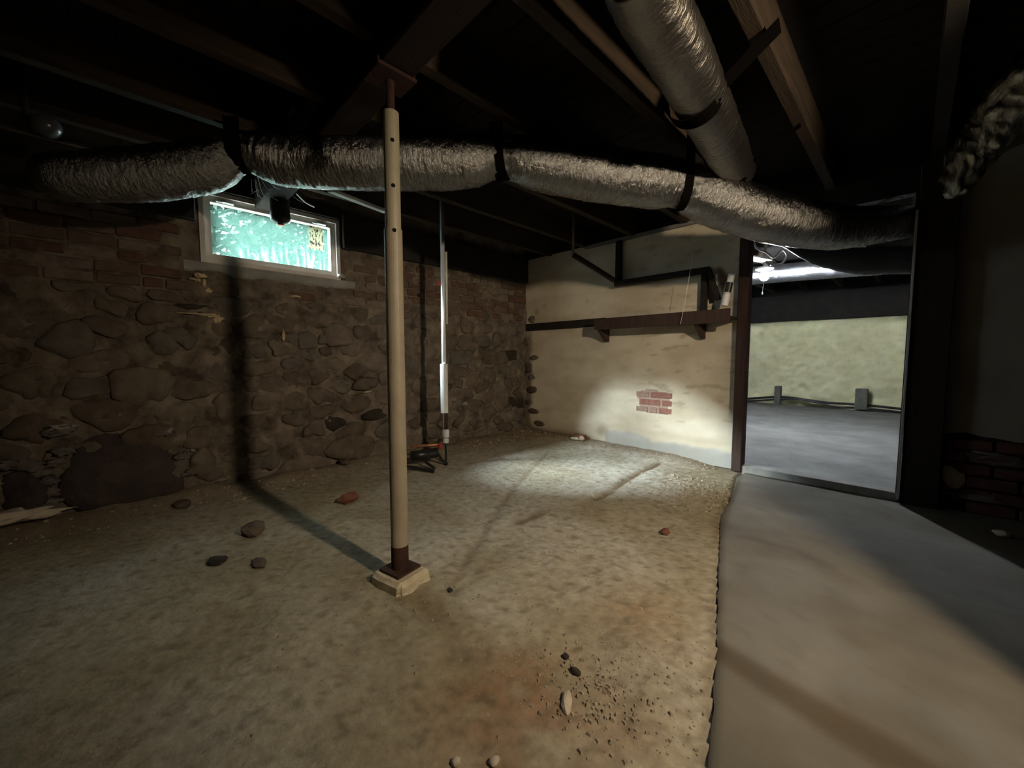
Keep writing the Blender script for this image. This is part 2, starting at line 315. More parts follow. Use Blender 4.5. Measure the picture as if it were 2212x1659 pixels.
def star(poly, n=20, gap=0.0, soft=2):
    c = (sum(p[0] for p in poly) / len(poly), sum(p[1] for p in poly) / len(poly)); rs = []
    for i in range(n):
        th = 2 * math.pi * i / n; dx, dy = math.cos(th), math.sin(th); best = 9
        for j in range(len(poly)):
            (x0, y0), (x1, y1) = poly[j - 1], poly[j]; ex, ey = x1 - x0, y1 - y0; den = dx * ey - dy * ex
            if abs(den) < 1e-9: continue
            t = ((x0 - c[0]) * ey - (y0 - c[1]) * ex) / den; s = ((x0 - c[0]) * dy - (y0 - c[1]) * dx) / den
            if t > 0 and -1e-6 <= s <= 1 + 1e-6: best = min(best, t)
        rs.append(max(0.012, best - gap))
    for _ in range(soft): rs = [min(rs[i], 0.5 * rs[i] + 0.25 * (rs[i - 1] + rs[(i + 1) % n])) for i in range(n)]
    return c, rs
def clip(poly, a, b):                    # keep the half plane nearer to a than b
    mx, my = (a[0] + b[0]) / 2, (a[1] + b[1]) / 2; nx_, ny_ = b[0] - a[0], b[1] - a[1]; out = []
    for i in range(len(poly)):
        p, q = poly[i - 1], poly[i]; dp_, dq = (p[0] - mx) * nx_ + (p[1] - my) * ny_, (q[0] - mx) * nx_ + (q[1] - my) * ny_
        if dp_ * dq < 0:
            t = dp_ / (dp_ - dq); out.append((p[0] + t * (q[0] - p[0]), p[1] + t * (q[1] - p[1])))
        if dq <= 0: out.append(q)
    return out
special = [   # stones, and dark pits coloured as stones, one can make out singly in the photograph: pixel outline, material, thickness
    ([(122, 1072), (128, 1032), (158, 975), (188, 936), (240, 925), (320, 938), (368, 966), (404, 1019), (402, 1060), (300, 1090), (163, 1102)], M['purple'], 0.05),
    ([(0, 1022), (45, 1014), (75, 1022), (107, 1050), (103, 1082), (60, 1100), (0, 1105)], M['purple'], 0.06),
    ([(688, 984), (715, 952), (760, 935), (800, 940), (820, 962), (812, 984), (750, 994)], STONE[0], 0.05),
    ([(68, 742), (120, 700), (165, 688), (200, 705), (208, 740), (200, 772), (150, 778), (100, 760)], STONE[2], 0.045),
    ([(310, 730), (340, 712), (372, 722), (388, 750), (370, 770), (325, 765)], STONE[2], 0.04),
    ([(232, 800), (300, 790), (370, 800), (385, 830), (350, 868), (290, 880), (240, 860)], STONE[1], 0.045),
    ([(755, 842), (768, 816), (815, 814), (822, 832), (790, 844)], STONE[3], 0.045),
    ([(696, 905), (712, 898), (740, 903), (748, 914), (720, 932), (700, 925)], M['darkstone_pitshade'], 0.03),  # dark pit; its shade is put into the stone colour
    ([(772, 903), (800, 884), (830, 880), (836, 900), (805, 908)], M['darkstone_pitshade'], 0.035),
    ([(1092, 757), (1116, 756), (1118, 778), (1096, 779)], M['darkstone_pitshade'], 0.02),  # cavity near the corner, its dark inside painted as stone
    ([(1090, 858), (1128, 856), (1130, 880), (1095, 884)], M['darkstone_pitshade'], 0.02),  # lower cavity, shade carried by the dark colour
    ([(970, 756), (1022, 756), (1024, 788), (972, 790)], STONE[2], 0.03),
    ([(410, 985), (440, 960), (468, 985), (470, 1025), (440, 1045), (405, 1020)], STONE[1], 0.045),
    ([(1058, 915), (1085, 908), (1108, 918), (1100, 932), (1060, 932)], STONE[3], 0.03),
    ([(640, 720), (672, 712), (690, 730), (684, 752), (645, 756)], STONE[2], 0.03),
    ([(690, 700), (735, 695), (770, 716), (760, 745), (705, 750)], STONE[1], 0.035),
]
sp_polys = [lpx(*s[0]) for s in special]
AN = 1.55
seeds = []
for _ in range(5000):
    y, z = rng.uniform(-5.2, 0.0), rng.uniform(0.0, 1.5); big = 0.115 + 0.095 * (nz(y * 1.4, z * 1.4, 77, 2) + 0.4)
    if any(inpoly((y, z), p) for p in sp_polys): continue
    if all((y - a) ** 2 + ((z - b) * AN) ** 2 > max(0.10, big) ** 2 * 1.9 for a, b in seeds): seeds.append((y, z))
for p in sp_polys:
    seeds.append((sum(q[0] for q in p) / len(p), sum(q[1] for q in p) / len(p)))
nreg = len(seeds) - len(sp_polys)
for i in range(nreg):
    y, z = seeds[i]; poly = [(-5.3, -0.06 * AN), (0.0, -0.06 * AN), (0.0, 1.47 * AN), (-5.3, 1.47 * AN)]
    a = (y, z * AN)
    near = sorted(range(len(seeds)), key=lambda j: (seeds[j][0] - y) ** 2 + ((seeds[j][1] - z) * AN) ** 2)[1:24]
    for j in near: poly = clip(poly, a, (seeds[j][0], seeds[j][1] * AN))
    if len(poly) < 3: continue
    poly = [(p, q / AN) for p, q in poly]
    c, rs = star(poly, 18, 0.010 + 0.012 * random.random(), 1)
    rs = [r * (1 + 0.20 * nz(c[0] * 7 + math.cos(k * .349) * 1.4, c[1] * 5 + math.sin(k * .349) * 1.4, i)) for k, r in enumerate(rs)]
    stone_mesh(rs, c, random.uniform(0.010, 0.030), i * 1.7, rough=0.45).build('stone', random.choices(STONE, (4, 4, 3, 2))[0], wall_left, smooth=True, loc=(0, *c))
for i, (s, p) in enumerate(zip(special, sp_polys)):
    c, rs = star(p, 28, 0.0, 0)
    stone_mesh(rs, c, s[2], 300 + i * 2.3, rough=0.22).build('stone', s[1], wall_left, smooth=True, loc=(0, *c))
# brick courses above the rubble
def brick_mb(w, h, d, seed):
    mb = MB(); mb.box((-0.04, -w / 2, -h / 2), (d, w / 2, h / 2))
    r = random.Random(seed); mb.v = [(x + r.uniform(-.002, .003) * (x > 0), y + r.uniform(-.004, .004), z + r.uniform(-.003, .003)) for x, y, z in mb.v]; return mb
protos = [brick_mb(0.205, 0.062, 0.006, k).build('brick', None, bevel=0.006).data for k in range(5)]
half = [brick_mb(0.10, 0.062, 0.006, 50 + k).build('brick', None, bevel=0.006).data for k in range(2)]
for o in [o for o in COL.objects if o.name.startswith('brick') and not o.parent]: bpy.data.objects.remove(o)
meshes = {}
def put_brick(me, m, parent, loc, rz=0.0):
    key = (me.name, m.name)
    if key not in meshes: q = me.copy(); q.materials.clear(); q.materials.append(m); meshes[key] = q
    o = bpy.data.objects.new('brick', meshes[key]); COL.objects.link(o); o.parent = parent
    o.location = Vector(loc) - world_loc(parent); o.rotation_euler = (random.uniform(-.02, .02), 0, rz); return o
for row in range(6):
    z = 1.50 + row * 0.078; y = -5.1 - 0.11 * (row % 2)
    while y < -0.08:
        w = 0.218; me = random.choice(protos)
        if random.random() < 0.18: w = 0.113; me = random.choice(half)
        cy = y + w / 2; y += w
        if WY0 - 0.12 < cy < WY1 + 0.12 and z > WZ0 - 0.13: continue
        if row == 0 and random.random() < 0.25: continue
        put_brick(me, random.choices(BRICK, (4, 4, 3))[0], wall_left, (0.004 + random.uniform(0, 0.008) + 0.010 * max(0, nz(cy * 2.5, z * 2.5, 41)), cy, z + 0.05 * sstep(-2.5, -0.2, cy) * 0 + random.uniform(-.003, .003)))
# grey cement under and beside the window, and pale dabs of old mortar
g = grid(WY0 - 0.10, WY1 + 0.13, 1.60, WZ0, 50, 10, lambda y, z: (0.012 + 0.008 * nz(y * 9, z * 9, 60) - 0.03 * sstep(0.035, 0.0, z - 1.60 + 0.03 * nz(y * 5, 2, 8)), y, z)); g.build('cement_skim', M['parge'], wall_left, smooth=True)
def blob(p, r, seed, fl=1.0, n=2, rot=0.0):
    bm = bmesh.new(); bmesh.ops.create_icosphere(bm, subdivisions=n, radius=1.0); mb = MB()
    for v in bm.verts:
        k = 1 + 0.35 * fl * nz(v.co.x * 1.3 * fl + seed, v.co.y * 1.3 * fl, v.co.z * 1.3, 3); v.co = Matrix.Rotation(rot, 3, 'Z') @ Vector((v.co.x * r[0] * k, v.co.y * r[1] * k, v.co.z * r[2] * k))
    bm.verts.index_update(); mb.add([Vector(p) + v.co for v in bm.verts], [[v.index for v in f.verts] for f in bm.faces]); bm.free(); return mb
for k, (x, y, ry, rz) in enumerate([(432, 595, .035, .016), (440, 612, .012, .03), (418, 603, .03, .008), (428, 606, .014, .014), (448, 628, .025, .018), (425, 678, .09, .007), (455, 681, .05, .016), (470, 690, .03, .03), (637, 640, .05, .009), (700, 706, .04, .009), (790, 847, .05, .007), (612, 726, .012, .04), (366, 930, .02, .022), (415, 972, .012, .012), (925, 738, .008, .02), (738, 597, .03, .02), (130, 925, .06, .03), (1100, 890, .03, .008), (1005, 872, .04, .02)]):
    p = pl(x, y, 0, 0.012); blob(p, (0.02, ry, rz), k * 3.1, 2.0, 3).build('mortar_dab', M['efflor'] if k < 12 else M['parge'], wall_left, smooth=True)
for k, (x, y, ry, rz) in enumerate([(420, 663, .12, .022)]):
    p = pl(x, y, 0, -0.01); blob(p, (0.03, ry, rz), 7.7).build('crevice_shade', M['darkstone_pitshade'], wall_left, smooth=True)  # dark lump whose colour carries the shade of a crevice
for i, x in enumerate(((4, 1008), (26, 1003), (48, 1004), (70, 1010), (88, 1022), (101, 1040), (108, 1062), (107, 1085), (352, 935), (395, 985), (412, 1020), (120, 1000), (135, 975), (112, 935), (135, 930))):
    p = pl(*x, 0, 0.018); blob(p, (0.022, 0.05, 0.026), 9 + i * 1.7, 2.4, 3).build('mortar_dab', M['mauvemortar'], wall_left, smooth=True)
p = pl(10, 1118, 0, 0.06); blob(p, (0.10, 0.20, 0.035), 19, 2.0, 3).build('cement_lump', M['palestone'], wall_left, smooth=True)
# timber sill on top of the masonry
s = MB(); s.box((-0.03, -5.6, 1.965), (0.05, WY0 - 0.02, 2.26)).box((-0.03, WY1 + 0.02, 1.965), (0.05, 0.05, 2.26)); struct('trim_1', s, M['sillwood_and_shade'], bevel=0.006)
struct('trim_2', MB().box((-0.03, WY0 - 0.018, WZ1 + 0.005), (0.03, WY1 + 0.018, 2.30)), M['sillwood_and_shade'], bevel=0.005)

# ------------------------------------------------------------------ window
win = bpy.data.objects.new('window_1', None); COL.objects.link(win); win.location = (0, (WY0 + WY1) / 2, WZ0); win['kind'] = 'structure'
def frame_mb(y0, y1, z0, z1, t, x0, x1):
    return MB().box((x0, y0, z0), (x1, y1, z0 + t)).box((x0, y0, z1 - t), (x1, y1, z1)).box((x0, y0, z0 + t), (x1, y0 + t, z1 - t)).box((x0, y1 - t, z0 + t), (x1, y1, z1 - t))
frame_mb(WY0, WY1, WZ0, WZ1, 0.030, -0.12, 0.014).build('window_frame', M['vinyl'], win)
sash = frame_mb(WY0 + 0.031, WY1 - 0.031, WZ0 + 0.031, WZ1 - 0.031, 0.042, -0.07, -0.012).build('sash', M['vinyl'], win)
GY0, GY1, GZ0, GZ1 = WY0 + 0.073, WY1 - 0.073, WZ0 + 0.073, WZ1 - 0.073
def pane_mat():
    m = bpy.data.materials.new('dirty_glare_window_glass'); m.use_nodes = True; nt = m.node_tree; N = nt.nodes; L = nt.links; N.remove(N['Principled BSDF'])
    geo = N.new('ShaderNodeNewGeometry'); tr = N.new('ShaderNodeBsdfTransparent'); tr.inputs[0].default_value = (0.95, 0.98, 0.97, 1)
    tl = N.new('ShaderNodeBsdfTranslucent'); tl.inputs[0].default_value = (0.36, 0.72, 0.58, 1); gl = N.new('ShaderNodeBsdfGlossy'); gl.inputs['Roughness'].default_value = 0.05  # green translucent tint also carries the hazy glow of foliage outside
    def noise(scale, stretch, lo, hi, det=4):
        mp = N.new('ShaderNodeMapping'); mp.inputs['Scale'].default_value = stretch; L.new(geo.outputs['Position'], mp.inputs[0])
        n = N.new('ShaderNodeTexNoise'); n.inputs['Scale'].default_value = scale; n.inputs['Detail'].default_value = det; L.new(mp.outputs[0], n.inputs[0])
        r = N.new('ShaderNodeMapRange'); r.inputs[1].default_value = lo; r.inputs[2].default_value = hi; L.new(n.outputs['Fac'], r.inputs[0]); return r.outputs[0]
    a = noise(22, (1, 1, 1), 0.63, 0.70, 3); b = noise(30, (1, 1, 0.16), 0.50, 0.66, 2)
    sep = N.new('ShaderNodeSeparateXYZ'); L.new(geo.outputs['Position'], sep.inputs[0])
    sl = N.new('ShaderNodeMath'); sl.operation = 'MULTIPLY_ADD'; sl.inputs[1].default_value = -0.17; L.new(sep.outputs[1], sl.inputs[0]); L.new(sep.outputs[2], sl.inputs[2])
    low = N.new('ShaderNodeMapRange'); low.inputs[1].default_value = 2.40; low.inputs[2].default_value = 2.22; L.new(sl.outputs[0], low.inputs[0])  # streaks gathered low right also paint the bright view outside
    mu = N.new('ShaderNodeMath'); mu.operation = 'MULTIPLY'; L.new(b, mu.inputs[0]); L.new(low.outputs[0], mu.inputs[1])
    mx = N.new('ShaderNodeMath'); mx.operation = 'MAXIMUM'; L.new(a, mx.inputs[0]); L.new(mu.outputs[0], mx.inputs[1])
    ad = N.new('ShaderNodeMath'); ad.operation = 'MULTIPLY_ADD'; ad.inputs[1].default_value = 0.22; ad.inputs[2].default_value = 0.04; L.new(mx.outputs[0], ad.inputs[0])
    s1 = N.new('ShaderNodeMixShader'); L.new(ad.outputs[0], s1.inputs[0]); L.new(tr.outputs[0], s1.inputs[1]); L.new(tl.outputs[0], s1.inputs[2])
    s2 = N.new('ShaderNodeMixShader'); s2.inputs[0].default_value = 0.04; L.new(s1.outputs[0], s2.inputs[1]); L.new(gl.outputs[0], s2.inputs[2])
    L.new(s2.outputs[0], N['Material Output'].inputs[0]); return m
MB().add([(-0.04, GY0 - .005, GZ0 - .005), (-0.04, GY1 + .005, GZ0 - .005), (-0.04, GY1 + .005, GZ1 + .005), (-0.04, GY0 - .005, GZ1 + .005)], [(0, 1, 2, 3)]).build('pane', pane_mat(), sash)
for y in (GY0 + 0.09, GY1 - 0.09):
    l = MB(); l.box((-0.014, y - 0.055, GZ1 + 0.006), (0.0, y + 0.055, GZ1 + 0.02)).box((0.0, y - 0.02, GZ1 + 0.008), (0.012, y + 0.05, GZ1 + 0.015)); l.build('latch', M['latch'], sash, bevel=0.003)
def sticker_mat():
    m = mat('paper_sticker', (0.30, 0.29, 0.17), (0.38, 0.37, 0.24), 0.8, 9); nt = m.node_tree; N = nt.nodes; L = nt.links
    geo = N.new('ShaderNodeNewGeometry'); mp = N.new('ShaderNodeMapping'); mp.inputs['Scale'].default_value = (1, 75, 28); L.new(geo.outputs['Position'], mp.inputs[0])
    n = N.new('ShaderNodeTexNoise'); n.inputs['Scale'].default_value = 1.0; n.inputs['Detail'].default_value = 1; L.new(mp.outputs[0], n.inputs[0])
    r = N.new('ShaderNodeMapRange'); r.inputs[1].default_value = 0.55; r.inputs[2].default_value = 0.59; L.new(n.outputs['Fac'], r.inputs[0])
    b = N['Principled BSDF']; old = b.inputs['Base Color'].links[0].from_socket
    mx = N.new('ShaderNodeMix'); mx.data_type = 'RGBA'; L.new(r.outputs[0], mx.inputs[0]); L.new(old, mx.inputs[6]); mx.inputs[7].default_value = (0.05, 0.045, 0.03, 1); L.new(mx.outputs[2], b.inputs['Base Color'])
    tl = N.new('ShaderNodeBsdfTranslucent'); L.new(mx.outputs[2], tl.inputs[0]); ms = N.new('ShaderNodeMixShader'); ms.inputs[0].default_value = 0.12
    L.new(b.outputs[0], ms.inputs[1]); L.new(tl.outputs[0], ms.inputs[2]); L.new(ms.outputs[0], N['Material Output'].inputs[0]); return m
q = [pl(x, y, 0, -0.036) for x, y in ((666, 486), (697, 491), (697, 540), (666, 536))]
MB().add([(-0.036, q[0][1], q[3][2]), (-0.036, q[1][1], q[3][2]), (-0.036, q[1][1], q[0][2]), (-0.036, q[0][1], q[0][2])], [(0, 1, 2, 3)]).build('paper_sticker', sticker_mat(), sash)
# outdoors: rising ground and a leafy shrub beyond the glass
struct('ground_outside', grid(-14, -0.14, -12, 8, 30, 40, lambda x, y: (x, y, 1.60 + 0.05 * (-x - 0.35) + 0.04 * nz(x, y, 3))), M['grass'], smooth=True)
def shrub(c, r, n, label, seed):
    R = random.Random(seed); t = thing('shrub', (c[0], c[1], 1.72), label, 'shrub'); mb = MB()
    for _ in range(n):
        d = Vector((R.gauss(0, 1), R.gauss(0, 1), R.gauss(0, 1))).normalized() * (0.55 + 0.45 * R.random()); p = Vector((c[0] + d.x * r[0], c[1] + d.y * r[1], c[2] + d.z * r[2]))
        if p.z < 1.75: continue
        a = Vector((R.gauss(0, 1), R.gauss(0, 1), R.gauss(0, .6))).normalized(); b = a.orthogonal().normalized(); s = R.uniform(0.05, 0.10)
        mb.add([p - a * s, p + b * s * .45, p + a * s, p - b * s * .45], [(0, 1, 2, 3)])
    mb.build('foliage', M['leaf'], t, kind='stuff')
    MB().tube([(c[0], c[1], 1.70), (c[0] + .05, c[1], 2.2), (c[0], c[1] + .05, c[2] + .3)], (0.05, 0.04, 0.02), 8).build('trunk', M['joist'], t)
shrub((-2.6, -2.75, 2.55), (0.9, 0.75, 1.0), 3600, 'leafy green shrub seen through the left half of the basement window', 3)
shrub((-3.4, -1.75, 2.75), (0.8, 0.7, 0.8), 2200, 'leafy green shrub seen high in the right half of the basement window', 4)

# ------------------------------------------------------------------ plastered wall (back) with the door opening
DX0, DX1 = 2.61, 3.64
wb = MB().box((-0.03, YB + 0.012, -0.1), (DX0, 0.15, 2.452)).box((DX1, YB + 0.012, -0.1), (6.0, 0.15, 2.452)).box((DX0, YB + 0.012, 2.10), (DX1, 0.15, 2.452))
wall_back = struct('wall_back', wb, M['sillwood_and_shade'])  # near-black body colour stands in for the unlit wall above the door
MB().box((1.55, YB + 0.004, 0.36), (2.12, YB + 0.02, 0.74)).build('brick_backing', M['patchmortar'], wall_back)
PATCH = bpx((1383, 843), (1411, 841), (1430, 845), (1447, 850), (1447, 862), (1446, 876), (1441, 895), (1418, 894), (1400, 891), (1388, 886), (1381, 878), (1378, 859))
def pface(x, z): return (x, YB - 0.004 * nz(x * 2, z * 2, 51) - 0.003 * nz(x * 9, z * 9, 52, 3) - 0.02 * (1 - sstep(0.12, 0.2, z + 0.03 * nz(x * 4, 0, 5))) * sstep(1.2, 1.35, x), z)
g = grid(0.0, DX0, 0.0, 2.262, 150, 130, pface)
jit = lambda x, z: (x + 0.006 * nz(x * 40, z * 40, 3, 2), z + 0.006 * nz(x * 40, z * 40, 8, 2))
g.f = [f for f in g.f if not inpoly(jit(sum(g.v[i][0] for i in f) / 4, sum(g.v[i][2] for i in f) / 4), PATCH)]
face = g.build('plaster_face', M['plaster'], wall_back, smooth=True)
def plcol(v):
    x, z = v.x, v.z; n = nz(x * 1.6, z * 4, 61); n2 = nz(x * 5, z * 16, 62, 3)
    c = lerp((0.52, 0.445, 0.33), (0.65, 0.58, 0.45), sstep(-0.5, 0.5, n))
    c = lerp(c, (0.33, 0.26, 0.185), 0.55 * sstep(0.25, 0.5, n2) * sstep(1.3, 1.9, x) * sstep(0.15, 0.5, z))
    if x > 1.25: c = lerp(c, (0.36, 0.35, 0.32), 0.9 * (1 - sstep(0.13, 0.17, z + 0.04 * nz(x * 3, 1, 5) - 0.03 * (x < 1.8))))
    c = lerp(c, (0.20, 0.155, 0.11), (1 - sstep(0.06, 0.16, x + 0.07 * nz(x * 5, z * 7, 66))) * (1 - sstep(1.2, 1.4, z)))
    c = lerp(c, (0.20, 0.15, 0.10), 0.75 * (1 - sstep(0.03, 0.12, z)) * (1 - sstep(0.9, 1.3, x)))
    for a, b, r in SPOTS: c = lerp(c, (0.22, 0.16, 0.10), 0.6 * math.exp(-((x - a) ** 2 + (z - b) ** 2) / r ** 2))
    return c
SPOTS = [(*bpx((1159, 674))[0], 0.04), (*bpx((1176, 661))[0], 0.025), (*bpx((1268, 650))[0], 0.015), (*bpx((1281, 675))[0], 0.012), (*bpx((1300, 930))[0], 0.08)]
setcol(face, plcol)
# old bricks in the patch where the plaster has come off
bz = [bpx((1400, y))[0][1] for y in (852, 868.5, 885)]
pitch = 0.078
def patch_row(z, spans):
    for (a, b, m) in spans:
        w = b - a; mb = MB().box((a, YB - 0.003, z - 0.029), (b, YB + 0.03, z + 0.029)); mb.build('brick', m, wall_back, bevel=0.006, loc=((a + b) / 2, YB, z))
x0 = bpx((1374, 868))[0][0]; x1 = bpx((1452, 868))[0][0]; xm = bpx((1382, 868))[0][0]; xn = bpx((1426, 868))[0][0]
patch_row(bz[1], [(xm, xn, PATCHBRICK[0]), (xn + 0.018, x1, PATCHBRICK[0])])
patch_row(bz[1] + pitch, [(x0, xm + 0.10, PATCHBRICK[1]), (xm + 0.115, x1, PATCHBRICK[0])])
patch_row(bz[1] - pitch, [(x0, xm + 0.09, PATCHBRICK[1]), (xm + 0.11, xm + 0.19, PATCHBRICK[1]), (xm + 0.205, x1, PATCHBRICK[0])])
# rubble showing at the corner of the plastered wall
for k, (x, y, rx, rz, m) in enumerate([(1142, 790, .07, .05, 0), (1156, 772, .07, .03, 1), (1143, 800, .06, .035, 3), (1148, 842, .10, .05, 3), (1142, 868, .06, .03, 0), (1152, 888, .11, .035, 3), (1140, 740, .05, .04, 1), (1150, 815, .05, .03, 2), (1150, 690, .05, .05, 1), (1165, 915, .10, .035, 0)]):
    cx, cz = bpx((x, y))[0]; th = [2 * math.pi * i / 16 for i in range(16)]
    rs = [1 / math.sqrt((math.cos(t) / rx) ** 2 + (math.sin(t) / rz) ** 2) * (1 + 0.25 * nz(k * 3 + math.cos(t), math.sin(t), 5)) for t in th]
    stone_mesh(rs, (cx, cz), 0.02, 500 + k * 3.3, axis='y').build('stone', STONE[m], wall_back, smooth=True, loc=(cx, YB, cz))
# right of the door: plaster above, bare brick and a pale patch below
zp = 0.50
g = grid(3.62, 6.0, zp, 2.262, 60, 50, lambda x, z: (x, YB - 0.008 - 0.006 * nz(x * 3, z * 3, 81), z - (0.03 * (nz(x * 6, 3, 4) + .1) if z < zp + 0.01 else 0)))
MRP = mat('drab_plaster', (0.20, 0.18, 0.15), (0.28, 0.25, 0.21), 0.92, 3, 0.3, 50)
g.build('plaster_face', MRP, wall_back, smooth=True)
for row in range(6):
    z = 0.04 + row * 0.08; x = 3.70 - 0.11 * (row % 2)
    while x < 4.9:
        c = x + 0.109; x += 0.218
        if c < 3.72: continue
        mb = MB().box((c - 0.102, YB - 0.008 - random.uniform(0, .012), z - 0.033), (c + 0.102, YB + 0.03, z + 0.033))
        mb.build('brick', random.choices(RBRICK, (6, 2))[0], wall_back, bevel=0.006, loc=(c, YB, z))
pp = bpx((2036, 992), (2062, 1004), (2085, 1022), (2088, 1045), (2068, 1058), (2045, 1052), (2033, 1030)); c, rs = star(pp, 18, 0, 1)
stone_mesh(rs, c, 0.025, 900, rough=0.05, axis='y').build('stone', M['palestone'], wall_back, smooth=True, loc=(c[0], YB, c[1]))
for k, (x, y, rx, rz) in enumerate([(2135, 985, .10, .03), (2190, 1000, .12, .03), (2150, 1080, .3, .03)]):
    cx, cz = bpx((x, y))[0]; blob((cx, YB - 0.003, cz), (rx, 0.014, rz), 40 + k, 2.2, 3).build('mortar_dab', M['mauvemortar'], wall_back, smooth=True)
# door frame
door = bpy.data.objects.new('door_1', None); COL.objects.link(door); door.location = (3.13, 0.05, 0); door['kind'] = 'structure'
L0 = 2.535
MB().box((2.572, -0.035, 0.0), (2.650, 0.085, 2.10)).build('post', M['postwood'], door, bevel=0.006)['label'] = 'reddish brown timber post on the shelf side'
MB().box((3.624, -0.06, 0.0), (3.805, 0.045, 2.25)).build('post', M['darkpost'], door, bevel=0.006)['label'] = 'wide blackened timber post'
MB().box((3.603, -0.01, 0.03), (3.622, 0.16, 2.10)).build('jamb_board', M['darkpost'], door, bevel=0.004)
MB().box((3.608, -0.08, 0.03), (3.623, -0.012, 1.95)).build('jamb_lit_edge', M['stripwood_lit'], door, bevel=0.003)  # pale strip painted as the lit edge of the jamb
MB().box((2.64, -0.02, -0.02), (3.62, 0.10, 0.058)).build('threshold', mat('threshold_wood', (0.20, 0.19, 0.17), (0.32, 0.30, 0.275), 0.85, 8, .2, 40), door, bevel=0.006)

# ------------------------------------------------------------------ ceiling: planks, joists, girder
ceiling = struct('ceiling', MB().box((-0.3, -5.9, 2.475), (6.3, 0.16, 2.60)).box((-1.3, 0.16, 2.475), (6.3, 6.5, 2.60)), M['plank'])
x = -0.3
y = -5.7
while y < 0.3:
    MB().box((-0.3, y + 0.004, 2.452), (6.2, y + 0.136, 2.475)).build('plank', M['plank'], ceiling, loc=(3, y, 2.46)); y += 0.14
JX = [0.42, 0.95, 1.55, 2.085, 2.62, 3.15, 3.69, 4.22, 4.75, 5.3]
for k, x in enumerate(JX):
    for y0, y1 in ((-5.6, -3.02), (-2.855, 0.28)):
        MB().box((x - 0.03, y0, 2.25), (x + 0.03, y1, 2.452)).build('joist', M['joist'] if x < 3.5 else M['sillwood_and_shade'], ceiling, bevel=0.004, loc=(x, (y0 + y1) / 2, 2.25))  # right-hand joists take a darker colour standing in for their shade
    MB().box((x - 0.03, 0.30, 2.33), (x + 0.03, 6.1, 2.452)).build('joist', M['joist'], ceiling, bevel=0.004, loc=(x, 3, 2.25))
MB().box((0.0, -3.01, 2.155), (6.1, -2.865, 2.40)).build('girder', M['girder'], ceiling, bevel=0.006)
MB().box((0.95, YB - 0.03, 2.225), (2.50, YB + 0.02, 2.262)).build('ledge_strip', M['greywood'], wall_back, bevel=0.004)

# ------------------------------------------------------------------ remaining shell (behind the camera, far room) and an unseen light blocker
struct('wall_front', MB().box((-0.3, -5.8, -0.1), (6.2, -5.55, 2.5)), M['mortar'])
struct('wall_right', MB().box((6.0, -5.8, -0.1), (6.2, 0.26, 2.5)), M['mortar'])
struct('light_blocker', MB().box((4.255, -2.285, -0.02), (5.0, -1.45, 2.25)), M['mortar'])  # unseen block added to cast the shadow edge across the slab
struct('wall_far_left', MB().box((-1.2, 0.15, -0.1), (-0.9, 6.4, 2.5)).box((-0.92, 0.16, -0.1), (-0.02, 0.30, 2.5)), M['mortar'])
struct('wall_far_right', MB().box((6.0, 0.26, -0.1), (6.2, 6.4, 2.5)), M['mortar'])
far = struct('wall_far', MB().box((-1.2, 6.02, -0.1), (6.2, 6.3, 2.5)), M['sillwood_and_shade'])
def foamf(x, z):
    d = 0.10 * abs(nz(x * 1.6, z * 1.9, 91)) + 0.07 * abs(nz(x * 4.5, z * 4.5, 92)) + 0.035 * nz(x * 12, z * 12, 93, 3)
    return (x, 5.93 - d - 0.03 + 0.12 * sstep(1.62, 1.72, z + 0.03 * nz(x * 3, 1, 4)), z)
grid(-0.9, 6.0, 0.0, 1.72, 180, 60, foamf).build('foam_face', M['foam'], far, smooth=True)
struct('trim_3', MB().box((-0.9, 5.86, 1.72), (6.0, 6.02, 2.26)), M['sillwood_and_shade'], bevel=0.01)

# ------------------------------------------------------------------ steel column
PX, PY = 2.072, -2.94
post = thing('support_column', (PX, PY, 0.05), 'beige painted adjustable steel column standing on a small concrete footing', 'column')
MB().lathe([(0.0375, 0.055), (0.0375, 1.535)], (PX, PY, 0), 28).build('lower_tube', M['columnlow'], post, smooth=False)
MB().lathe([(0.0378, 0.055), (0.0378, 0.13), (0.0376, 0.16)], (PX, PY, 0), 28).build('rusty_foot', M['rust'], post)['label'] = 'rust-stained foot of the tube'
MB().lathe([(0.0325, 1.535), (0.0325, 2.01), (0.028, 2.014)], (PX, PY, 0), 28).build('upper_tube', M['column'], post)
MB().lathe([(0.017, 2.012), (0.017, 2.135)], (PX, PY, 0), 14).build('jack_screw', M['rust'], post)
MB().box((PX - 0.07, PY - 0.085, 2.135), (PX + 0.07, PY + 0.085, 2.150)).build('cap_plate', M['rust'], post, bevel=0.002)
for s in (-1, 1): MB().box((PX - 0.06, PY + s * 0.079 - 0.003, 2.150), (PX + 0.06, PY + s * 0.079 + 0.003, 2.185)).build('cap_flange', M['rust'], post)
MB().box((-0.064, -0.064, 0.046), (0.064, 0.064, 0.056), Matrix.Translation((PX, PY, 0)) @ Matrix.Rotation(math.radians(12), 4, 'Z')).build('base_plate', M['rust'], post)
cam2 = math.atan2(CP[1] - PY, CP[0] - PX)
for (zz, r) in ((1.888, 0.0325), (1.707, 0.0325), (1.525, 0.0375)):
    vs = []; a0 = cam2 + 0.12; n = 14
    for k in range(n): th = 2 * math.pi * k / n; an = a0 + 0.0085 * math.cos(th) / r; vs.append((PX + (r + .0006) * math.cos(an), PY + (r + .0006) * math.sin(an), zz + 0.0085 * math.sin(th)))
    MB().add(vs, [tuple(range(n))]).build('pin_hole', M['hole'], post)
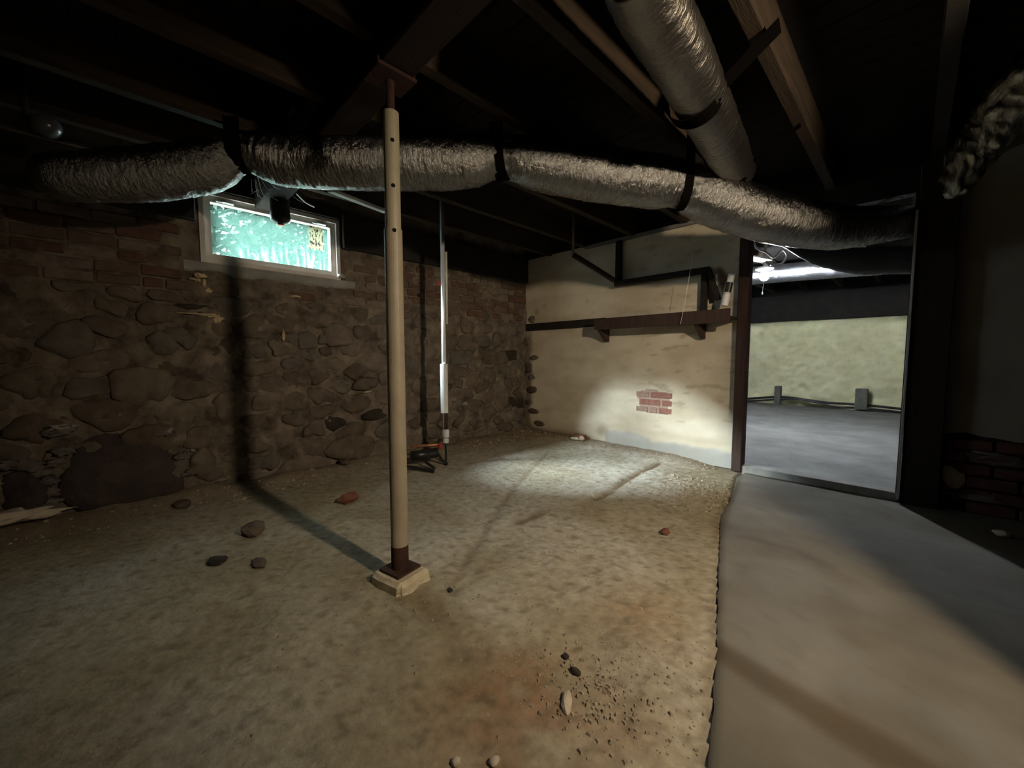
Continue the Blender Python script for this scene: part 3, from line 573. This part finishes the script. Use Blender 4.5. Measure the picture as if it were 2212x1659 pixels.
MB().add(*(lambda b: (b.v, b.f))(MB().box((-0.10, -0.092, -0.03), (0.10, 0.092, 0.044), Matrix.Translation((PX + 0.005, PY - 0.002, 0)) @ Matrix.Rotation(math.radians(12), 4, 'Z')))).build('concrete_footing', M['footing'], bevel=0.016)
ft = [o for o in COL.objects if o.name == 'concrete_footing'][0]
bm = bmesh.new(); bm.from_mesh(ft.data); bmesh.ops.subdivide_edges(bm, edges=bm.edges[:], cuts=3, use_grid_fill=True)
for v in bm.verts: v.co += Vector((nz(v.co.x * 30, v.co.y * 30, v.co.z * 30, 2), nz(v.co.y * 30, v.co.x * 30, 4, 2), 0)) * 0.008 * (1 if v.co.z > 0 else 2)
bm.to_mesh(ft.data); bm.free(); tag(ft, 'rough pale concrete footing block under the beige steel column', 'footing')

# ------------------------------------------------------------------ ducts
def duct(name, pts, rads, m, label, cat='duct', nseg=44, step=0.012, sag=None, crinkle=0.006, pinches=(), squash=1.0, seed=0):
    P = [Vector(p) for p in pts]; n = len(P); out = []; rr = []
    for i in range(n - 1):
        p0, p1, p2, p3 = P[max(i - 1, 0)], P[i], P[i + 1], P[min(i + 2, n - 1)]; k = max(2, int((p2 - p1).length / step))
        for j in range(k):
            t = j / k; out.append(0.5 * ((2 * p1) + (p2 - p0) * t + (2 * p0 - 5 * p1 + 4 * p2 - p3) * t * t + (3 * p1 - p0 - 3 * p2 + p3) * t ** 3)); rr.append(rads[i] + (rads[i + 1] - rads[i]) * t)
    out.append(P[-1]); rr.append(rads[-1]); s = 0; vs = []; uv = []; N_ = len(out)
    pin = [min(range(N_), key=lambda i: (out[i] - Vector(q)).length) for q in pinches]
    L = [0]
    for i in range(1, N_): L.append(L[-1] + (out[i] - out[i - 1]).length)
    for i, p in enumerate(out):
        t = (out[min(i + 1, N_ - 1)] - out[max(i - 1, 0)]).normalized(); r_ = t.cross(Vector((0, 0, 1))).normalized(); u = r_.cross(t)
        pk = sum(math.exp(-((L[i] - L[q]) / 0.09) ** 2) for q in pin)
        for k in range(nseg):
            th = 2 * math.pi * k / nseg; d = r_ * math.cos(th) + u * math.sin(th)
            w = crinkle * (0.9 * nz(L[i] * 38 + seed, th * 1.6, seed, 3) + 0.6 * nz(L[i] * 7, th * 2.2 + seed, 3 + seed, 3))
            w += pk * 0.016 * nz(L[i] * 9 + seed, math.cos(th) * 6, math.sin(th) * 6 + seed, 2)
            r = rr[i] * (1 - 0.13 * pk) + w
            vs.append(p + r_ * math.cos(th) * r + u * math.sin(th) * r * squash)
    mb = MB(); mb.add(vs, [(i * nseg + k, i * nseg + (k + 1) % nseg, (i + 1) * nseg + (k + 1) % nseg, (i + 1) * nseg + k) for i in range(N_ - 1) for k in range(nseg)] + [tuple(range(nseg))[::-1], tuple(range((N_ - 1) * nseg, N_ * nseg))])
    o = mb.build(name, m, smooth=True, loc=P[0]); me = o.data; ul = me.uv_layers.new(name='UVMap')
    vi = np.zeros(len(me.loops), dtype=np.int32); me.loops.foreach_get('vertex_index', vi)
    Ls = np.array(L); uvs = np.stack([Ls[np.minimum(vi // nseg, N_ - 1)], (vi % nseg) / nseg], 1).astype(np.float32)
    uvs[:, 1] = np.abs(uvs[:, 1] * 2 - 1); ul.data.foreach_set('uv', uvs.ravel())
    return tag(o, label, cat), out, rr
def centre(x, ytop, ybot, dia, depth=None):     # centre line of a level duct from its top and bottom edges in the photograph
    t = lambda y: math.tan(math.atan((CY - y) / F) - PITCH)
    d = depth or dia / (t(ytop) - t(ybot)); p = 0.5 * (t(ytop) + t(ybot)); h = d / (math.cos(PITCH) + 0)
    fwd_h = d; ym = 0.5 * (ytop + ybot); r = ray(x, ym); r = r / np.dot(r, FH); return CP + r * fwd_h
MAINP = [centre(95, 340, 425, .28, 2.02), centre(150, 326, 438, .29, 2.04), centre(300, 315, 440, .29, 2.12), centre(440, 305, 415, .28, 2.2), centre(522, 290, 366, .25, 2.24), centre(610, 290, 400, .28, 2.28), centre(740, 284, 412, .3, 2.26), centre(900, 288, 412, .3, 2.26), centre(1010, 292, 405, .29, 2.28), centre(1085, 286, 388, .27, 2.30), centre(1180, 302, 414, .29, 2.32), centre(1300, 318, 438, .3, 2.36), centre(1400, 340, 443, .29, 2.40), centre(1470, 362, 440, .27, 2.44), centre(1560, 385, 490, .28, 2.50), centre(1680, 425, 522, .29, 2.58), centre(1800, 448, 535, .28, 2.66), centre(1900, 452, 520, .25, 2.74), centre(1962, 455, 505, .22, 2.80)]
MR = [.085, .118, .132, .132, .105, .14, .148, .148, .14, .122, .142, .150, .15, .142, .155, .152, .14, .12, .105]
PINCH = [MAINP[4], MAINP[9], MAINP[13]]
d0, cl, cr = duct('flexible_duct', MAINP, MR, M['foil'], 'long silver foil flexible duct slung across the room in front of the window', pinches=PINCH, seed=3)
bp0 = pl(1372, -90, 2, 2.12); BR = [bp0, pl(1400, 0, 2, 2.12), pl(1480, 145, 2, 2.12), pl(1552, 290, 2, 2.12), pl(1592, 375, 2, 2.125)]
d1, cl2, cr2 = duct('branch_duct', BR, [.105, .105, .105, .105, .10], M['foil2'], 'straight foil branch duct running overhead from the camera towards the main duct', seed=11, crinkle=0.004)
# black webbing straps
def strap(c, r, t, ends, w, label, squash=1.0, g='black duct straps'):
    c = Vector(c); t = Vector(t).normalized(); s = t.cross(Vector((0, 0, 1))).normalized(); u = s.cross(t); pts = []
    if ends[0] is not None: pts.append((Vector(ends[0]), None))
    for k in range(17):
        th = math.pi + math.pi * k / 16; pts.append((c + s * math.cos(th) * r + u * math.sin(th) * r, None))
    if ends[1] is not None: pts.append((Vector(ends[1]), None))
    mb = MB(); n = len(pts)
    for i, (p, _) in enumerate(pts):
        d = (pts[min(i + 1, n - 1)][0] - pts[max(i - 1, 0)][0]).normalized(); nn = d.cross(t).normalized()
        for a, b in ((-1, 0), (1, 0), (1, 1), (-1, 1)): mb.v.append(tuple(p + t * a * w / 2 + nn * b * 0.003))
    for i in range(n - 1):
        for k in range(4): mb.f.append((i * 4 + k, i * 4 + (k + 1) % 4, (i + 1) * 4 + (k + 1) % 4, (i + 1) * 4 + k))
    mb.f += [(0, 1, 2, 3), tuple(range((n - 1) * 4, n * 4))]
    o = mb.build('duct_strap', M['strap'], loc=c); return tag(o, label, 'strap')
def tang(P, i): return Vector(P[i + 1]) - Vector(P[i - 1])
def strapon(i, label, w=0.06, dr=0.012, skew=0.0, r=None):
    c = Vector(MAINP[i]); t = tang(MAINP, i); t.z = 0; t.normalize(); s = t.cross(Vector((0, 0, 1)))
    t2 = (t + s * skew).normalized(); rr_ = (r or MR[i] * 0.87) + dr; s2 = t2.cross(Vector((0, 0, 1)))
    strap(c, rr_, t2, (c - s2 * (rr_ + 0.005) + Vector((0, 0, 2.25 - c.z)), c + s2 * (rr_ + 0.005) + Vector((0, 0, 2.25 - c.z))), w, label)
strapon(4, 'vertical black strap holding up the silver duct above the window', 0.075, 0.018)
strapon(9, 'slanting black strap round the silver duct between the column and the shelf', 0.075, 0.02, 0.35)
strapon(13, 'black strap round the silver duct where the branch duct meets it', 0.05, 0.02, 0.25)
def strap2(y_, label, w, xr):
    c = pl(*y_, 2, 2.12); t = Vector(BR[3] - BR[1]).normalized(); s = t.cross(Vector((0, 0, 1)))
    strap(c, 0.118, t, (Vector(c) - s * 0.15 + Vector((0, 0, 0.13)), Vector(c) + s * xr + Vector((0, 0, 0.13))), w, label)
strap2((1500, 205), 'broad black strap under the overhead branch duct beside the lit joist', 0.085, 0.30)
strap2((1575, 365), 'thin black strap under the far end of the branch duct', 0.05, 0.34)
# crumpled foil at the top right
CRP = [dp(2062, 425, 2.0), dp(2095, 340, 1.97), dp(2150, 285, 1.9), dp(2215, 205, 1.8), dp(2330, 110, 1.65)]
o, _, _ = duct('foil_insulation', CRP, [.035, .105, .13, .16, .18], M['wrapfoil'], 'crumpled silver foil insulation wrap hanging at the top right beside the dark post', 'insulation', crinkle=0.03, step=0.018, seed=23, squash=0.85)

# ------------------------------------------------------------------ vertical service pipe and valves by the stone wall
QX, QY = 0.62, -1.692
pipe = thing('service_pipe', (QX, QY, 0.0), 'tall vertical pipe with a pale lower sleeve and valves in front of the stone wall', 'pipe')
zt = lambda y: float(pl(958, y, 0, QX)[2])
MB().tube([(QX, QY, 0.30), (QX, QY, 2.45)], 0.02, 14).build('riser_pipe', M['galv'], pipe, smooth=True)
MB().tube([(QX + .022, QY + .022, zt(700)), (QX + .026, QY + .020, zt(600)), (QX + .022, QY + .022, zt(545))], 0.011, 10).build('side_tube', M['paleboard'], pipe, smooth=True)
MB().tube([(QX, QY, zt(892)), (QX, QY, zt(786))], 0.035, 18).build('sleeve', M['pvc'], pipe, smooth=False)
MB().tube([(QX + .006, QY + .006, zt(930)), (QX + .006, QY + .006, zt(890))], 0.022, 14).build('lower_pipe', M['rust'], pipe, smooth=True)
v = MB(); zz = zt(930); v.lathe([(0.022, -.075), (0.034, -.06), (0.034, 0), (0.022, .012)], (QX + .006, QY + .006, zz), 14); v.build('valve_body', M['galv'], pipe)
MB().lathe([(0.02, -.12), (0.028, -.115), (0.028, -.08), (0.02, -.076)], (QX + .006, QY + .006, zz), 8).build('union_nut', M['pvc'], pipe)
MB().tube([(QX + .006, QY + .006, zz - .12), (QX + .006, QY + .006, 0.0)], 0.011, 10).build('drop_pipe', M['blackplastic'], pipe)
MB().tube([(QX - .03, QY - .03, zz - .08), (QX - .045, QY - .05, zz - .12), (QX - .045, QY - .05, 0.19)], 0.014, 10).build('side_pipe', M['blackplastic'], pipe)
MB().lathe([(0.012, -.02), (0.018, -.015), (0.018, .03), (0.01, .035)], (QX - .01, QY - .045, 0.165), 12).build('small_tap', M['redhandle'], pipe)
hz = zt(612); hd = -Vector(RT)
MB().tube([Vector((QX, QY, hz)), Vector((QX, QY, hz)) + hd * 0.035], 0.010, 10).build('valve_stem', M['copper'], pipe)
MB().lathe([(0.018, -0.004), (0.021, 0), (0.018, 0.006)], Vector((QX, QY, hz)) + hd * 0.038, 14, axis=tuple(hd)).build('valve_handle', M['redhandle'], pipe)['label'] = 'small red valve handle'
def FZ(x, y): return fh(x, y)
low = thing('floor_pipework', (0.45, -1.95, 0.06), 'low black horizontal pipework with bent legs on the dirt behind the steel column', 'pipe')
def fp(x, y, z): return Vector(pl(x, y, 0, 0.55)) if z is None else Vector(pl(x, y, 2, z))
a = [Vector(dp(x, y, 4.0)) for x, y in ((868, 985), (905, 985), (945, 988))]
hp = [Vector((0.52, -1.99, 0.105)), Vector((0.55, -1.90, 0.105)), Vector((0.585, -1.755, 0.11))]
MB().tube(hp, 0.045, 14).build('manifold', M['blackplastic'], low, smooth=True)
MB().tube([Vector((0.50, -1.98, 0.19)), Vector((0.57, -1.78, 0.18)), Vector((0.60, -1.72, 0.19))], 0.013, 10).build('copper_pipe', M['copper'], low, smooth=True)
MB().tube([hp[1], Vector((0.63, -1.90, 0.05)), Vector((0.72, -1.87, 0.008))], 0.012, 10).build('leg', M['blackplastic'], low)
MB().tube([hp[2], Vector((0.64, -1.74, 0.05)), Vector((0.69, -1.71, 0.008))], 0.012, 10).build('leg', M['blackplastic'], low)
MB().tube([Vector((0.60, -2.10, 0.05)), Vector((0.70, -2.0, 0.03)), Vector((0.80, -1.93, 0.012))], 0.014, 10).build('hose', M['blackplastic'], low)

# ------------------------------------------------------------------ capped black pipe end in front of the window
c = Vector(dp(604, 430, 2.9)); k = 2.9 / F
pts = [(0.021 / .021 * 19 * k, 0.30), (19 * k, 0.30), (19.5 * k, -0.10), (20 * k, -0.145), (18 * k, -0.168), (11 * k, -0.182), (3 * k, -0.186)]
o = thing('black_pipe_end', c, 'capped black pipe end hanging down in front of the window', 'pipe')
MB().lathe([(18.5 * k, 2.25 - c.z), (19.2 * k, -0.10), (20 * k, -0.135), (18.5 * k, -0.16), (12 * k, -0.178), (4 * k, -0.183)], c, 22).build('tube', M['blackplastic'], o, smooth=True)
MB().lathe([(7 * k, -0.178), (7 * k, -0.19), (5 * k, -0.193)], c, 10).build('end_bolt', M['copper'], o)

# ------------------------------------------------------------------ shelf and its framing on the plastered wall
sh = thing('wall_shelf', (1.9, YB, 1.34), 'dark brown wooden shelf bracketed to the plastered wall beside the doorway', 'shelf')
z0 = bpx((1450, 702))[0][1]; z0 = 1.315
MB().box((1.245, YB - 0.227, z0), (2.565, YB - 0.012, z0 + 0.026)).build('shelf_board', M['postwood'], sh, bevel=0.003)
MB().box((1.245, YB - 0.25, z0 - 0.03), (2.565, YB - 0.228, z0 + 0.085)).build('front_board', M['postwood'], sh, bevel=0.003)
def bracket(x, name='bracket'):
    mb = MB(); w = 0.035; pr = [(YB - .012, z0), (YB - .20, z0), (YB - .20, z0 - .03), (YB - .05, z0 - .15), (YB - .012, z0 - .15)]
    mb.add([(x - w / 2, a, b) for a, b in pr] + [(x + w / 2, a, b) for a, b in pr], [(0, 1, 2, 3, 4), (9, 8, 7, 6, 5)] + [(i, (i + 1) % 5, 5 + (i + 1) % 5, 5 + i) for i in range(5)])
    mb.build(name, M['postwood'], sh, bevel=0.002)
bracket(1.27); bracket(2.28)
led = MB().box((0.03, YB - 0.032, z0 + 0.025), (1.24, YB - 0.01, z0 + 0.115)).build('ledger_board', M['sillwood_and_shade'], bevel=0.003, loc=(0.6, YB, z0)); tag(led, 'narrow dark board fixed along the plastered wall from the corner to the shelf', 'board')
fr = thing('timber_frame', (1.9, YB, 1.8), 'dark timber rail and uprights on the plastered wall above the shelf', 'frame')
ua, ub = bpx((1350, 497))[0], bpx((1340, 600))[0]
MB().box((ub[0] - 0.03, YB - 0.06, 1.80), (ub[0] + 0.03, YB - 0.012, 2.225)).build('upright', M['sillwood_and_shade'], fr, bevel=0.003)
ra, rb = bpx((1342, 604))[0], bpx((1535, 580))[0]
MB().box((ra[0] - .03, YB - 0.10, 1.745), (rb[0] + 0.02, YB - 0.061, 1.80)).build('rail', M['sillwood_and_shade'], fr, bevel=0.003)
MB().box((rb[0] - 0.06, YB - 0.06, z0 + 0.03), (rb[0] - 0.01, YB - 0.012, 1.80)).build('upright', M['sillwood_and_shade'], fr, bevel=0.003)
MB().bar((rb[0] + 0.01, YB - 0.08, 1.78), (rb[0] + 0.10, YB - 0.08, 1.50), 0.04, 0.04, (0, 1, 0)).build('brace', M['sillwood_and_shade'], fr, bevel=0.003)
hr = thing('hanging_rod', pl(1238, 548, 1, -0.55), 'thin reddish rod hanging from the joists with a slanting wooden arm', 'rod')
pb = Vector(pl(1238, 548, 1, -0.55)); pe = Vector((ub[0], YB - 0.12, 1.80))
MB().tube([pb, (pb.x, pb.y, 2.455)], 0.013, 10).build('rod', mat('red_brown_rod', (0.15, 0.09, 0.07), (0.22, 0.14, 0.11), 0.7, 9), hr, smooth=True)
MB().bar(pb + Vector((0, 0, -0.01)), pe, 0.03, 0.05).build('arm', M['postwood'], hr, bevel=0.003)
p = Vector(pl(1490, 590, 1, -0.22)); q = Vector(pl(1470, 700, 1, -0.22))
tag(MB().tube([p + Vector((0.02, 0, 0.18)), p, (p + q) / 2 + Vector((.004, 0, 0)), q], 0.0016, 6).build('loose_thread', M['white'], loc=q), 'thin pale thread dangling in front of the brown shelf', 'thread')
# sealant tube standing on the shelf against the post
tb, tt = Vector(pl(1565, 662, 1, -0.12)), Vector(pl(1581, 590, 1, -0.10)); tb.z = max(tb.z, z0 + 0.028); ax = (tt - tb).normalized(); Lc = (tt - tb).length
tu = thing('sealant_tube', tb, 'white sealant cartridge with a dark band leaning on the shelf by the post', 'tube')
def seg(a, b, r): return MB().tube([tb + ax * Lc * a, tb + ax * Lc * b], r, 16)
seg(0.02, 0.36, 0.026).build('body', M['white'], tu); seg(0.36, 0.42, 0.0255).build('ring', M['pvc'], tu); seg(0.42, 0.72, 0.0262).build('dark_band', M['blackplastic'], tu)['label'] = 'dark printed band'; seg(0.72, 0.98, 0.026).build('upper_body', M['pvc'], tu)

# ------------------------------------------------------------------ far room: bulb, cables, ducts, pipework
B = Vector(dp(1651, 597, 5.05)); pend = thing('pull_chain_bulb', B + Vector((0, 0, 0.12)), 'lit bare bulb with a pull chain in a round white holder beyond the doorway', 'lamp')
MB().lathe([(0.006, -0.056), (0.03, -0.048), (0.046, -0.022), (0.05, 0.0), (0.042, 0.026), (0.024, 0.05), (0.018, 0.062)], B, 20).build('bulb', M['bulb'], pend, smooth=True)
MB().lathe([(0.03, 0.066), (0.045, 0.072), (0.10, 0.088), (0.105, 0.105), (0.10, 0.11)], B, 24).build('lamp_holder', M['white'], pend, smooth=True)
MB().tube([B + Vector((0, 0, 0.10)), (B.x, B.y, 2.455)], 0.02, 10).build('stem', M['white'], pend)
ch = MB(); ch.tube([B + Vector((0.02, -0.06, 0.08)), B + Vector((0.015, -0.06, -0.05)), B + Vector((0.0, -0.06, -0.21))], 0.003, 6); ch.build('pull_chain', M['white'], pend)
MB().lathe([(0.003, 0.0), (0.008, -0.01), (0.009, -0.03), (0.003, -0.036)], B + Vector((0, -0.06, -0.205)), 8).build('chain_pull', M['white'], pend)
lp = [Vector(dp(1622, 520, 4.4)) + Vector((0, 0, max(0.05, 2.455 - dp(1622, 520, 4.4)[2])))] + [Vector(dp(x, y, 4.4)) for x, y in ((1632, 532), (1655, 545), (1672, 556), (1690, 540), (1700, 552), (1690, 568), (1668, 572), (1655, 565), (1662, 575))]
def spline(P, k=8):
    out = []; n = len(P)
    for i in range(n - 1):
        p0, p1, p2, p3 = P[max(i - 1, 0)], P[i], P[i + 1], P[min(i + 2, n - 1)]
        for j in range(k):
            t = j / k; out.append(0.5 * ((2 * p1) + (p2 - p0) * t + (2 * p0 - 5 * p1 + 4 * p2 - p3) * t * t + (3 * p1 - p0 - 3 * p2 + p3) * t ** 3))
    return out + [P[-1]]
tag(MB().tube(spline(lp), 0.011, 8).build('white_cable', M['white'], smooth=True, loc=lp[0]), 'looped white electrical cable hanging above the lit bulb', 'cable')
b1, b2 = Vector(dp(1628, 556, 4.5)), Vector(dp(1660, 566, 4.7))
MB().bar(Vector(dp(1600, 553, 4.5)), Vector(dp(1655, 563, 4.9)), 0.14, 0.02).build('white_sheet', M['white'], bevel=0.003, loc=b1); tag([o for o in COL.objects if o.name == 'white_sheet'][0], 'small white sheet tucked under the far joists behind the bulb', 'sheet')
FD = [Vector(pl(x, y, 1, 3.15)) for x, y in ((1480, 606), (1600, 598), (1700, 589), (1800, 580), (1960, 566))]
duct('foil_duct', FD, [.13] * 5, M['farfoil'], 'bright foil duct running behind the lit bulb in the far room', seed=31)
KD = [Vector(pl(x, y, 1, 0.52)) for x, y in ((1672, 498), (1710, 515), (1770, 545), (1850, 563), (1940, 562), (2060, 560))]
mblk = mat('near_black_duct', (0.012, 0.012, 0.013), (0.022, 0.022, 0.024), 0.45, 6)  # even near-black surface for the duct in the doorway top
wd, wcl, _ = duct('dark_duct', KD, [.08, .088, .10, .105, .105, .105], mblk, 'black duct just inside the top of the doorway', seed=37, crinkle=0.004)
hk = wcl[len(wcl) // 2]; MB().box((hk.x - 0.02, hk.y - 0.004, hk.z + 0.08), (hk.x + 0.02, hk.y + 0.004, 2.455)).build('hanger', M['strap'], wd)
def ctube(pts, r, name, m, label, cat, group=None):
    P = [Vector(p) for p in pts]; return tag(MB().tube(spline(P, 6), r, 8).build(name, m, smooth=True, loc=P[0]), label, cat, group)
YF = 5.70
ctube([pl(x, y, 1, YF) for x, y in ((1560, 862), (1615, 861), (1665, 858), (1700, 858), (1745, 864), (1790, 870), (1840, 873), (1880, 876), (1935, 882), (2000, 890))], 0.022, 'black_pipe', M['blackplastic'], 'upper black pipe along the foot of the yellow foam wall', 'pipe')
ctube([pl(x, y, 1, YF - .03) for x, y in ((1560, 868), (1615, 866), (1660, 864), (1720, 862), (1770, 871), (1810, 879), (1850, 881), (1890, 884), (1935, 889), (2000, 895))], 0.018, 'black_pipe', M['blackplastic'], 'lower sagging black pipe along the foot of the yellow foam wall', 'pipe')
for (x, y0, y1, w, lab) in ((1681, 834, 874, .10, 'grey block holding the black pipes near the left of the doorway view'), (1862, 840, 884, .17, 'wider grey block holding the black pipes near the right of the doorway view')):
    t = Vector(pl(x, y0, 1, YF)); b_ = Vector(pl(x, y1, 1, YF)); b_.z = max(b_.z, 0.02)
    o = MB().box((t.x - w / 2, YF - 0.07, b_.z), (t.x + w / 2, YF + 0.10, t.z)).build('pipe_block', M['blockgrey'], bevel=0.008, loc=(t.x, YF, b_.z)); tag(o, lab, 'block')

# ------------------------------------------------------------------ odds and ends under the joists
c = Vector(dp(88, 268, 1.95))
o = thing('unlit_bulb', c, 'dusty unlit glass bulb under the joists high at the left', 'bulb')
ax_ = (0.75, 0.55, -0.35)
MB().lathe([(0.014, -0.06), (0.018, -0.038), (0.045, 0.0), (0.056, 0.038), (0.046, 0.07), (0.022, 0.088), (0.004, 0.092)], c, 20, axis=ax_).build('glass', M['dustyglass'], o, smooth=True)
MB().lathe([(0.024, -0.105), (0.026, -0.05), (0.017, -0.045)], c, 16, axis=ax_).build('socket', M['blackplastic'], o, smooth=True)
tt_ = c + Vector(ax_).normalized() * -0.10; MB().tube([tt_, tt_ + Vector((0, 0, max(0.02, 2.452 - tt_.z)))], 0.012, 8).build('stem', M['blackplastic'], o)
pa, pb_ = Vector(pl(722, 418, 0, 0.62)), Vector(pl(850, 462, 0, 0.62)); pa = Vector(dp(715, 412, 2.75)); pb_ = Vector(dp(835, 458, 3.15))
tag(MB().bar(pa, pb_, 0.09, 0.022, (0.2, 0.1, 1)).build('pale_board', M['paleboard'], bevel=0.003, loc=pa), 'pale board lying under the joists behind the column and window', 'board')
R = random.Random(5); mb = MB(); A = Vector(dp(520, 372, 2.42)); 
ends = [(560, 425), (566, 428), (572, 424), (590, 402), (610, 410), (632, 398), (668, 440), (700, 430), (545, 415)]
for x, y in ends:
    e = Vector(dp(x, y, 2.75)); s = Vector(dp(x * .5 + 270, 385 + R.uniform(-6, 6), 2.45)); mid = (s + e) / 2 - Vector((0, 0, R.uniform(.01, .05)))
    mb.tube(spline([s, mid, e], 5), R.uniform(0.0007, 0.0018), 5)
for _ in range(6):
    x, y = R.uniform(545, 585), R.uniform(405, 432); s = Vector(dp(x, y, 2.75)); mb.tube([s, s + Vector((R.uniform(-.05, .05), R.uniform(-.05, .05), R.uniform(-.06, .03)))], 0.0018, 5)
o = mb.build('cobweb', M['web'], loc=A); tag(o, 'grey cobweb strands hanging from the duct above the window', 'cobweb', kind='stuff')
cw = Vector(dp(640, 418, 2.9)); e = Vector(dp(678, 447, 3.2)); mid = (cw + e) / 2 - Vector((0, 0, .015))
tag(MB().tube(spline([cw, mid, e], 6), 0.005, 8).build('loose_wire', M['pvc'], loc=cw), 'short pale loose wire to the right of the capped black pipe end', 'wire')

# ------------------------------------------------------------------ rubble on the floor
def rock(name, px, r, m, label, cat, seed, dz=0.0, onslab=False, rot=0.0):
    p = pl(*px, 2, 0.0); z = slabh(p[0], p[1]) if onslab else fh(p[0], p[1]); c = Vector((p[0], p[1], z + r[2] * 0.7 + dz)); o = blob(c, r, seed, 0.9, 2, rot).build(name, m, loc=c); return tag(o, label, cat)
rock('brick_fragment', (752, 1082), (0.05, 0.07, 0.04), M['redstone'], 'orange-red brick fragment on the dirt near the column shadow', 'brick', 61)
rock('stone_lump', (548, 1150), (0.07, 0.06, 0.04), STONE[0], 'round brown stone half sunk in the dirt left of the column shadow', 'stone', 63)
rock('brick_chip', (1437, 1150), (0.025, 0.03, 0.016), M['redstone'], 'small red brick chip on the dirt near the slab edge', 'brick', 65)
rock('long_pale_stone', (1224, 1512), (0.016, 0.042, 0.012), M['palestone'], 'long pale stone lying at the near edge of the rubble hollow', 'stone', 67, rot=0.7)
rock('dark_pebble', (1243, 1447), (0.02, 0.012, 0.01), M['darkstone_pitshade'], 'dark oblong pebble just behind the rubble hollow', 'stone', 69)
rock('dark_pebble', (1222, 1410), (0.012, 0.012, 0.008), M['darkstone_pitshade'], 'tiny dark pebble beyond the rubble hollow towards the wall', 'stone', 70)
rock('white_pebble', (985, 1648), (0.012, 0.012, 0.01), M['palestone'], 'off-white pebble at the bottom edge, left one of two', 'stone', 71)
rock('white_pebble', (1068, 1645), (0.011, 0.014, 0.01), M['palestone'], 'off-white pebble at the bottom edge, right one of two', 'stone', 72)
rock('pale_pebble', (2165, 1160), (0.035, 0.03, 0.02), M['palestone'], 'single pale pebble on the slab by the dark right wall', 'stone', 73, onslab=True)
rock('dark_stone', (395, 1095), (0.07, 0.05, 0.025), STONE[3], 'flat dark stone at the foot of the purple boulder', 'stone', 75)
rock('dark_stone', (745, 1010), (0.06, 0.05, 0.03), STONE[3], 'dark stone on the heaped earth below the oval wall stone', 'stone', 77)
rock('earth_lump', (470, 1212), (0.05, 0.04, 0.014), M['darkstone_pitshade'], 'dark earth lump on the open floor, left of a pair', 'stone', 79)
rock('earth_lump', (560, 1215), (0.06, 0.03, 0.012), STONE[0], 'crumbled brown earth lump on the open floor, right of a pair', 'stone', 80)
rock('dark_leaf_litter', (972, 1272), (0.016, 0.012, 0.008), M['darkstone_pitshade'], 'dark scrap on the floor just right of the concrete footing', 'stone', 82)
bc = pl(1253, 936, 1, -0.02); zc = fh(bc[0], -0.03)
hb = thing('half_brick', (bc[0], -0.03, zc), 'half brick crusted with pale mortar lying at the foot of the plastered wall', 'brick')
MB().box((bc[0] - 0.075, -0.075, zc - 0.005), (bc[0] + 0.075, 0.02, zc + 0.055)).build('brick_body', M['redstone'], hb, bevel=0.008)
blob((bc[0] - 0.03, -0.075, zc + 0.012), (0.06, 0.02, 0.02), 5).build('mortar_crust', M['palestone'], hb); blob((bc[0] + 0.06, -0.07, zc + 0.025), (0.03, 0.02, 0.03), 6).build('mortar_crust', M['palestone'], hb)
mb = MB(); R = random.Random(9)
def chip(x, y, s):
    z = fh(x, y) if x < slab_edge(y) - 0.01 else slabh(x, y); a = R.uniform(0, 6.28); ca, sa = math.cos(a), math.sin(a); e = R.uniform(.45, 1)
    b = [(-1, -e), (1, -e), (1.1, e * .8), (-.8, e)]; t = [(-.55, -.5 * e), (.6, -.45 * e), (.5, .5 * e), (-.4, .55 * e)]; h = s * R.uniform(.45, .9)
    vs = [(x + (p * ca - q * sa) * s, y + (p * sa + q * ca) * s, z - 0.3 * s) for p, q in b] + [(x + (p * ca - q * sa) * s, y + (p * sa + q * ca) * s, z + h) for p, q in t]
    mb.add(vs, [(4, 5, 6, 7), (0, 1, 5, 4), (1, 2, 6, 5), (2, 3, 7, 6), (3, 0, 4, 7)])
for (px, py, sx, n, s0, s1) in ((1285, 1490, 0.09, 260, .002, .009), (1120, 1405, 0.06, 70, .0015, .005), (1230, 1415, 0.10, 60, .0015, .006), (1510, 1062, 0.2, 520, .004, .014), (1440, 1480, 0.16, 110, .0015, .006), (1200, 940, 0.35, 160, .004, .012), (870, 1300, 0.16, 110, .002, .007), (560, 1215, 0.12, 60, .002, .008), (1250, 1120, 0.35, 150, .002, .007), (1440, 1620, 0.15, 120, .0015, .005), (900, 1180, 0.5, 120, .002, .006), (1150, 1280, 0.4, 140, .0015, .006)):
    c = pl(px, py, 2, 0.0)
    for _ in range(n):
        x, y = c[0] + R.gauss(0, sx), c[1] + R.gauss(0, sx)
        if 0.1 < x < slab_edge(y) - 0.01 and y < 0.0 and math.hypot(x - PX, y - PY) > 0.16: chip(x, y, R.uniform(s0, s1))
for _ in range(260):
    x = R.uniform(0.3, 2.45); chip(x, R.uniform(-0.16, 0.01), R.uniform(.003, .012))
for _ in range(260):
    chip(R.uniform(0.09, 0.4), R.uniform(-4.3, 0.0), R.uniform(.004, .014))
o = mb.build('gravel', M['chip'], kind='stuff'); tag(o, 'loose gravel chips and crumbs scattered over the dirt floor', 'gravel', kind='stuff')
